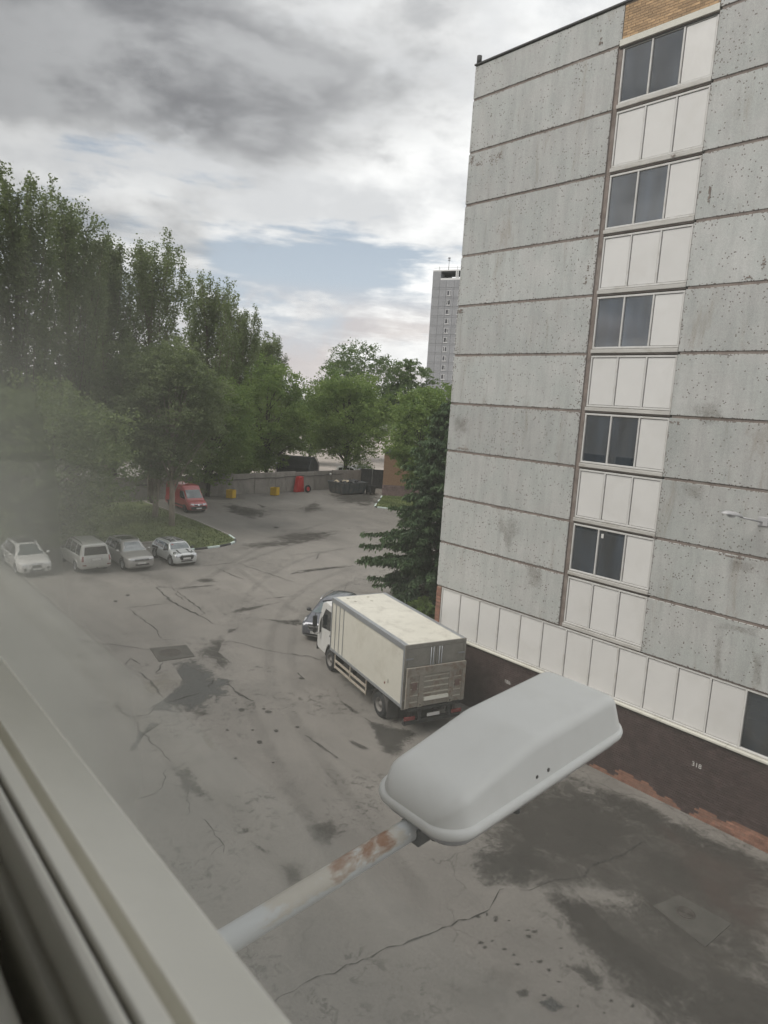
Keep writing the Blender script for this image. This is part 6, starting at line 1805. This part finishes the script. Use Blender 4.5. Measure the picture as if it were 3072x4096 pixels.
def broadleaf(h, R, nleaf, seed, mat='leaf_green', base=0.22, size=0.26, bark='bark', nclump=110, droop=0.35, flat=0.62, rag=0.18):
    """spreading tree: clumps through an uneven crown, limbs reaching to them"""
    r = np.random.default_rng(seed)
    zc = h * (base + (1 - base) * 0.5); hz = h * (1 - base) * 0.5
    d = r.normal(size=(nclump, 3)); d /= np.linalg.norm(d, axis=1, keepdims=True)
    # lumpy envelope
    lob = r.normal(size=(9, 3)); lob /= np.linalg.norm(lob, axis=1, keepdims=True)
    env = 0.80 + rag * np.max(np.clip(d @ lob.T, 0, 1) ** 4, axis=1)
    rad = np.minimum(env * r.uniform(0.35, 1.0, nclump) ** 0.5, 0.93)
    CL = d * rad[:, None] * np.array([R, R, hz]) + np.array([0, 0, zc])
    low = CL[:, 2] < zc
    CL[low, :2] *= (0.80 + 0.20 * (CL[low, 2:3] - (zc - hz)) / hz)
    tw_ = MB()
    th_ = h * 0.80; ks = np.linspace(0, 1, 8)
    wob = r.uniform(-0.35, 0.35, 4)
    def axis_pt(k): return np.array([wob[0] * math.sin(2.5 * k) + wob[1] * k, wob[2] * math.sin(2.2 * k) + wob[3] * k, k * th_])
    tw_.tube([tuple(axis_pt(k)) for k in ks], [(0.016 * h) * (1 - 0.85 * k) + 0.02 for k in ks], 9)
    for i in r.permutation(nclump)[:46]:
        c = CL[i]; k0 = np.clip((c[2] / th_) * r.uniform(0.35, 0.7), 0.12, 0.9)
        p0 = axis_pt(k0); p1 = p0 * 0.45 + c * 0.55; p1[2] += 0.10 * h * r.uniform(0, 1) * (1 - k0)
        tt = np.linspace(0, 1, 6); b_ = bez(p0, p1, c, tt)
        tw_.tube([tuple(q) for q in b_], list((0.007 * h) * (1 - 0.9 * tt) * (1.1 - 0.6 * k0)), 5, False)
    per = nleaf // nclump
    C = []; T = []
    for i in range(nclump):
        m = int(per * r.uniform(0.6, 1.4))
        sg = R * r.uniform(0.10, 0.18)
        ns = max(4, m // 18)
        so = np.clip(r.normal(size=(ns, 3)), -1.6, 1.6) * np.array([1, 1, flat]) * sg
        sel = r.integers(0, ns, m)
        off = so[sel] + r.normal(size=(m, 3)) * np.array([1, 1, flat]) * sg * 0.30
        rr = np.linalg.norm(off[:, :2], axis=1)
        off[:, 2] -= droop * rr ** 1.3 * 0.5
        C.append(CL[i] + off); T.append(np.clip(r.uniform(0.0, 0.6) + r.uniform(-0.2, 0.4, m), 0, 1))
    C = np.concatenate(C); T = np.concatenate(T)
    C[:, 2] = np.maximum(C[:, 2], 0.3)
    return tw_.mesh('trunk', M[bark], recalc=False), leaf_mesh('crown', C, size, M[mat], T, droop=0.25)

def plant_tree(name, pos, meshes, label, group=None, rz=0.0, cat='tree', sc=(1, 1, 1)):
    root = empty(name, (pos.x, pos.y, 0), rz)
    root.scale = sc
    link('trunk', meshes[0], root); link('crown', meshes[1], root)
    tag(root, label, cat, group)
    return root
def top_h(px, py, dist):
    r = ray(px, py); return CAM.z + r.z * dist / math.hypot(r.x, r.y)

PGp = 'row of tall poplars behind the lawn'
pops = [(-190, 60, 640, 130, 'tall poplar at the left edge of the picture, mostly out of view'), (85, 62, 690, 125, 'tallest poplar with several spires, leftmost of the row'), (285, 66, 795, 115, 'tall poplar second from the left in the row'), (432, 71, 930, 85, 'narrow poplar third from the left, with sky gaps beside it'),
        (600, 74, 938, 135, 'broad poplar with a jagged many-spired top in the middle of the row'), (830, 84, 1096, 110, 'poplar standing right of the broad many-spired poplar'), (955, 96, 1220, 72, 'slim poplar second from the right end of the row'), (1060, 108, 1335, 75, 'lowest poplar at the right end of the row')]
for i, (px, dd, ty, hw, lb) in enumerate(pops):
    h = top_h(px, ty, dd); w_ = hw * dd / FPX
    plant_tree('poplar_tree', far(px, dd), poplar(h, w_ * 0.92, 30000, 40 + i, nl=44, size=0.23), lb, PGp, rz=i * 1.3)

GB = 'broadleaf trees round the yard'
specs = [  # px, dist, top py, half width px, material, base, leaves, label
    (170, 51, 1470, 330, 'leaf_light', 0.06, 40300, 'bushy pale green tree behind the white crossover', 0.20, 71),
    (-190, 52, 1400, 260, 'leaf_light', 0.08, 23250, 'pale bushy tree cut by the left picture edge', 0.2, 72),
    (840, 79, 1450, 180, 'leaf_green', 0.07, 31000, 'green broadleaf tree behind the red van', 0.25, 74),
    (1080, 93, 1430, 185, 'leaf_green', 0.08, 34100, 'bright green tree hanging over the concrete fence above the planters', 0.27, 75),
    (1400, 101, 1440, 195, 'leaf_green', 0.10, 46500, 'broad green tree with dark forked trunk behind the skip', 0.27, 76),
    (1440, 136, 1362, 185, 'leaf_dark', 0.20, 24800, 'dark tall tree rising behind the broad central tree', 0.34, 77),
    (1635, 138, 1425, 120, 'leaf_dark', 0.20, 17050, 'dark pointed tree just left of the tower block', 0.34, 78),
    (1715, 68, 1515, 175, 'leaf_green', 0.22, 34100, 'light green tree in front of the ochre brick building', 0.22, 79),
    (1800, 82, 1490, 150, 'leaf_green', 0.2, 18600, 'green tree partly hidden behind the panel building edge', 0.25, 80),
    (460, 86, 1330, 260, 'leaf_dark', 0.08, 23250, 'dark tree filling the gap below the poplars', 0.3, 81),
    (-20, 84, 1330, 260, 'leaf_dark', 0.08, 20150, 'dark tree behind the pale bushy tree at far left', 0.3, 82),
    (960, 90, 1700, 110, 'leaf_green', 0.02, 14000, 'low green bush behind the fence between the van and the planters', 0.24, 84),
    (1250, 122, 1520, 130, 'leaf_dark', 0.05, 13950, 'low dark tree in the background above the tarpaulin shelter', 0.3, 83),
]
for (px, dd, ty, hw, mt, bs, nlf, lb, sz, sd_) in specs:
    h = top_h(px, ty, dd); R0 = hw * dd / FPX
    plant_tree('broadleaf_tree', far(px, dd), broadleaf(h, R0, nlf, sd_, mt, bs, sz, 'bark_dark', nclump=150 if nlf > 23000 else 100), lb, GB, rz=sd_)
# two trees standing on the lawn with pale trunks
p = G(687, 2107); h = top_h(700, 1350, 61)
plant_tree('lawn_tree', p, broadleaf(h, 4.6, 42000, 91, 'leaf_poplar', 0.27, 0.22, 'bark_pale', 130), 'lawn tree with a bare pale trunk, nearer the red van', 'trees standing on the lawn')
p = G(620, 2072); h = top_h(560, 1330, 66)
plant_tree('lawn_tree', p, broadleaf(h, 5.0, 38000, 92, 'leaf_poplar', 0.17, 0.23, 'bark_pale', 130), 'lawn tree with a pale trunk, further left and behind', 'trees standing on the lawn')
# a distant wood closing the horizon
def wood():
    C = []; T = []
    for i in range(150):
        px = -500 + i * 19 + random.uniform(-12, 12)
        dd = random.uniform(150, 230)
        if px > 1250: dd = random.uniform(240, 300)
        b = far(px, dd); hh = random.uniform(8, 13)
        m = 150
        q = rng.normal(size=(m, 3)) * np.array([2.6, 2.6, hh * 0.27]) + np.array([b.x, b.y, hh * 0.5])
        q[:, 2] = np.clip(q[:, 2], 0.3, hh * 1.1)
        C.append(q); T.append(np.clip(rng.uniform(0, 1, m) * 0.6 + random.uniform(0, 0.4), 0, 1))
    me = leaf_mesh('distant_wood', np.concatenate(C), 1.2, M['leaf_dark'], np.concatenate(T))
    o = link('distant_wood', me); tag(o, 'low distant wood along the horizon behind the trees', 'wood', kind='stuff')
wood()

# spruce by the corner of the panel building
def spruce(h, R0, seed=5):
    r = np.random.default_rng(seed)
    tw_ = MB().tube([(0, 0, 0), (0.02, 0.02, h * 0.5), (0, 0, h)], [0.20, 0.11, 0.015], 9)
    C = []; A = []; T = []; CB = []; AB = []
    z = 0.7; i = 0
    while z < h - 0.15:
        f = z / h
        reach = R0 * (1 - f) ** 0.66 * (0.80 + 0.2 * math.sin(i * 1.9)) * (0.72 if f < 0.1 else 1.0) + 0.10
        nb = int(7 + 3 * (1 - f))
        for k in range(nb):
            az = 2 * math.pi * (k + 0.5 * (i % 2)) / nb + r.uniform(-0.28, 0.28)
            L = reach * r.uniform(0.52, 1.16)
            dr = (0.34 + 0.30 * (1 - f)) * r.uniform(0.4, 1.4)
            u = np.array([math.cos(az), math.sin(az), 0])
            p0 = np.array([0, 0, z + r.uniform(-0.3, 0.3) * (1 - 0.6 * f)]); p1 = p0 + u * L * 0.5 + np.array([0, 0, -dr * L * 0.30]); p2 = p0 + u * L + np.array([0, 0, -dr * L * 0.42 + 0.06 * L])
            tt = np.linspace(0, 1, 5)
            tw_.tube([tuple(q) for q in bez(p0, p1, p2, tt)], list(0.035 * (1 - 0.85 * tt) * (1.1 - f)), 4, False)
            side = np.array([-u[1], u[0], 0])
            nt = max(6, int(L / 0.040))
            for j in range(nt):
                t = 0.16 + 0.84 * (j + r.random()) / nt
                if t < 0.42 and r.random() < 0.45: continue
                b_ = bez(p0, p1, p2, np.array([t]))[0]
                sl = (0.16 + 0.50 * (1 - t)) * min(1.0, L / 2.0 + 0.25) * r.uniform(0.6, 1.2)
                sg = 1 if r.random() < 0.5 else -1
                e = b_ + side * sg * sl * 0.8 + u * sl * 0.55 + np.array([0, 0, -sl * r.uniform(0.25, 1.0)])
                m = max(4, int(sl / 0.045))
                s_ = r.random(m)[:, None]
                q = b_ * (1 - s_) + e * s_ + r.normal(size=(m, 3)) * 0.05
                q[:, 2] -= 0.05 * r.random(m)
                dv = (e - b_) / (np.linalg.norm(e - b_) + 1e-6)
                ax = np.tile(dv + np.array([0, 0, -0.45]), (m, 1))
                if f < 0.35 and t < 0.38: CB.append(q); AB.append(ax)
                else:
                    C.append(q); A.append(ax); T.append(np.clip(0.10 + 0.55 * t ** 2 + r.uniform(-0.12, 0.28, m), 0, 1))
        z += 0.30 * (1.15 - 0.5 * f) * r.uniform(0.7, 1.3); i += 1
    # leader
    q = np.array([[0, 0, h - 0.6 + 0.08 * k] for k in range(9)]) + r.normal(size=(9, 3)) * 0.04
    C.append(q); A.append(np.tile(np.array([0.2, 0, 1.0]), (9, 1))); T.append(np.full(9, 0.5))
    C = np.concatenate(C); A = np.concatenate(A); T = np.concatenate(T)
    print('spruce sprays', len(C))
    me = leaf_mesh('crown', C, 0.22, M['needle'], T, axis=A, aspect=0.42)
    mb_ = None
    if CB:
        CB = np.concatenate(CB); AB = np.concatenate(AB)
        mb_ = leaf_mesh('dead_twigs', CB, 0.14, M['needle_brown'], r.random(len(CB)), axis=AB, aspect=0.15)
    return tw_.mesh('trunk', M['bark_dark'], recalc=False), me, mb_
sp = G(1735, 2420)
ms = spruce(11.9, 5.3)
root = plant_tree('spruce_tree', sp, ms[:2], 'dark drooping spruce beside the left corner of the panel building')
link('dead_twigs', ms[2], root)
# small shrub at its foot
b0 = G(1690, 2478)
mm = broadleaf(1.3, 1.2, 5000, 120, 'leaf_green', 0.05, 0.10, 'bark_dark', 30)
plant_tree('shrub', b0, mm, 'low green shrub at the foot of the spruce behind the truck', cat='shrub')
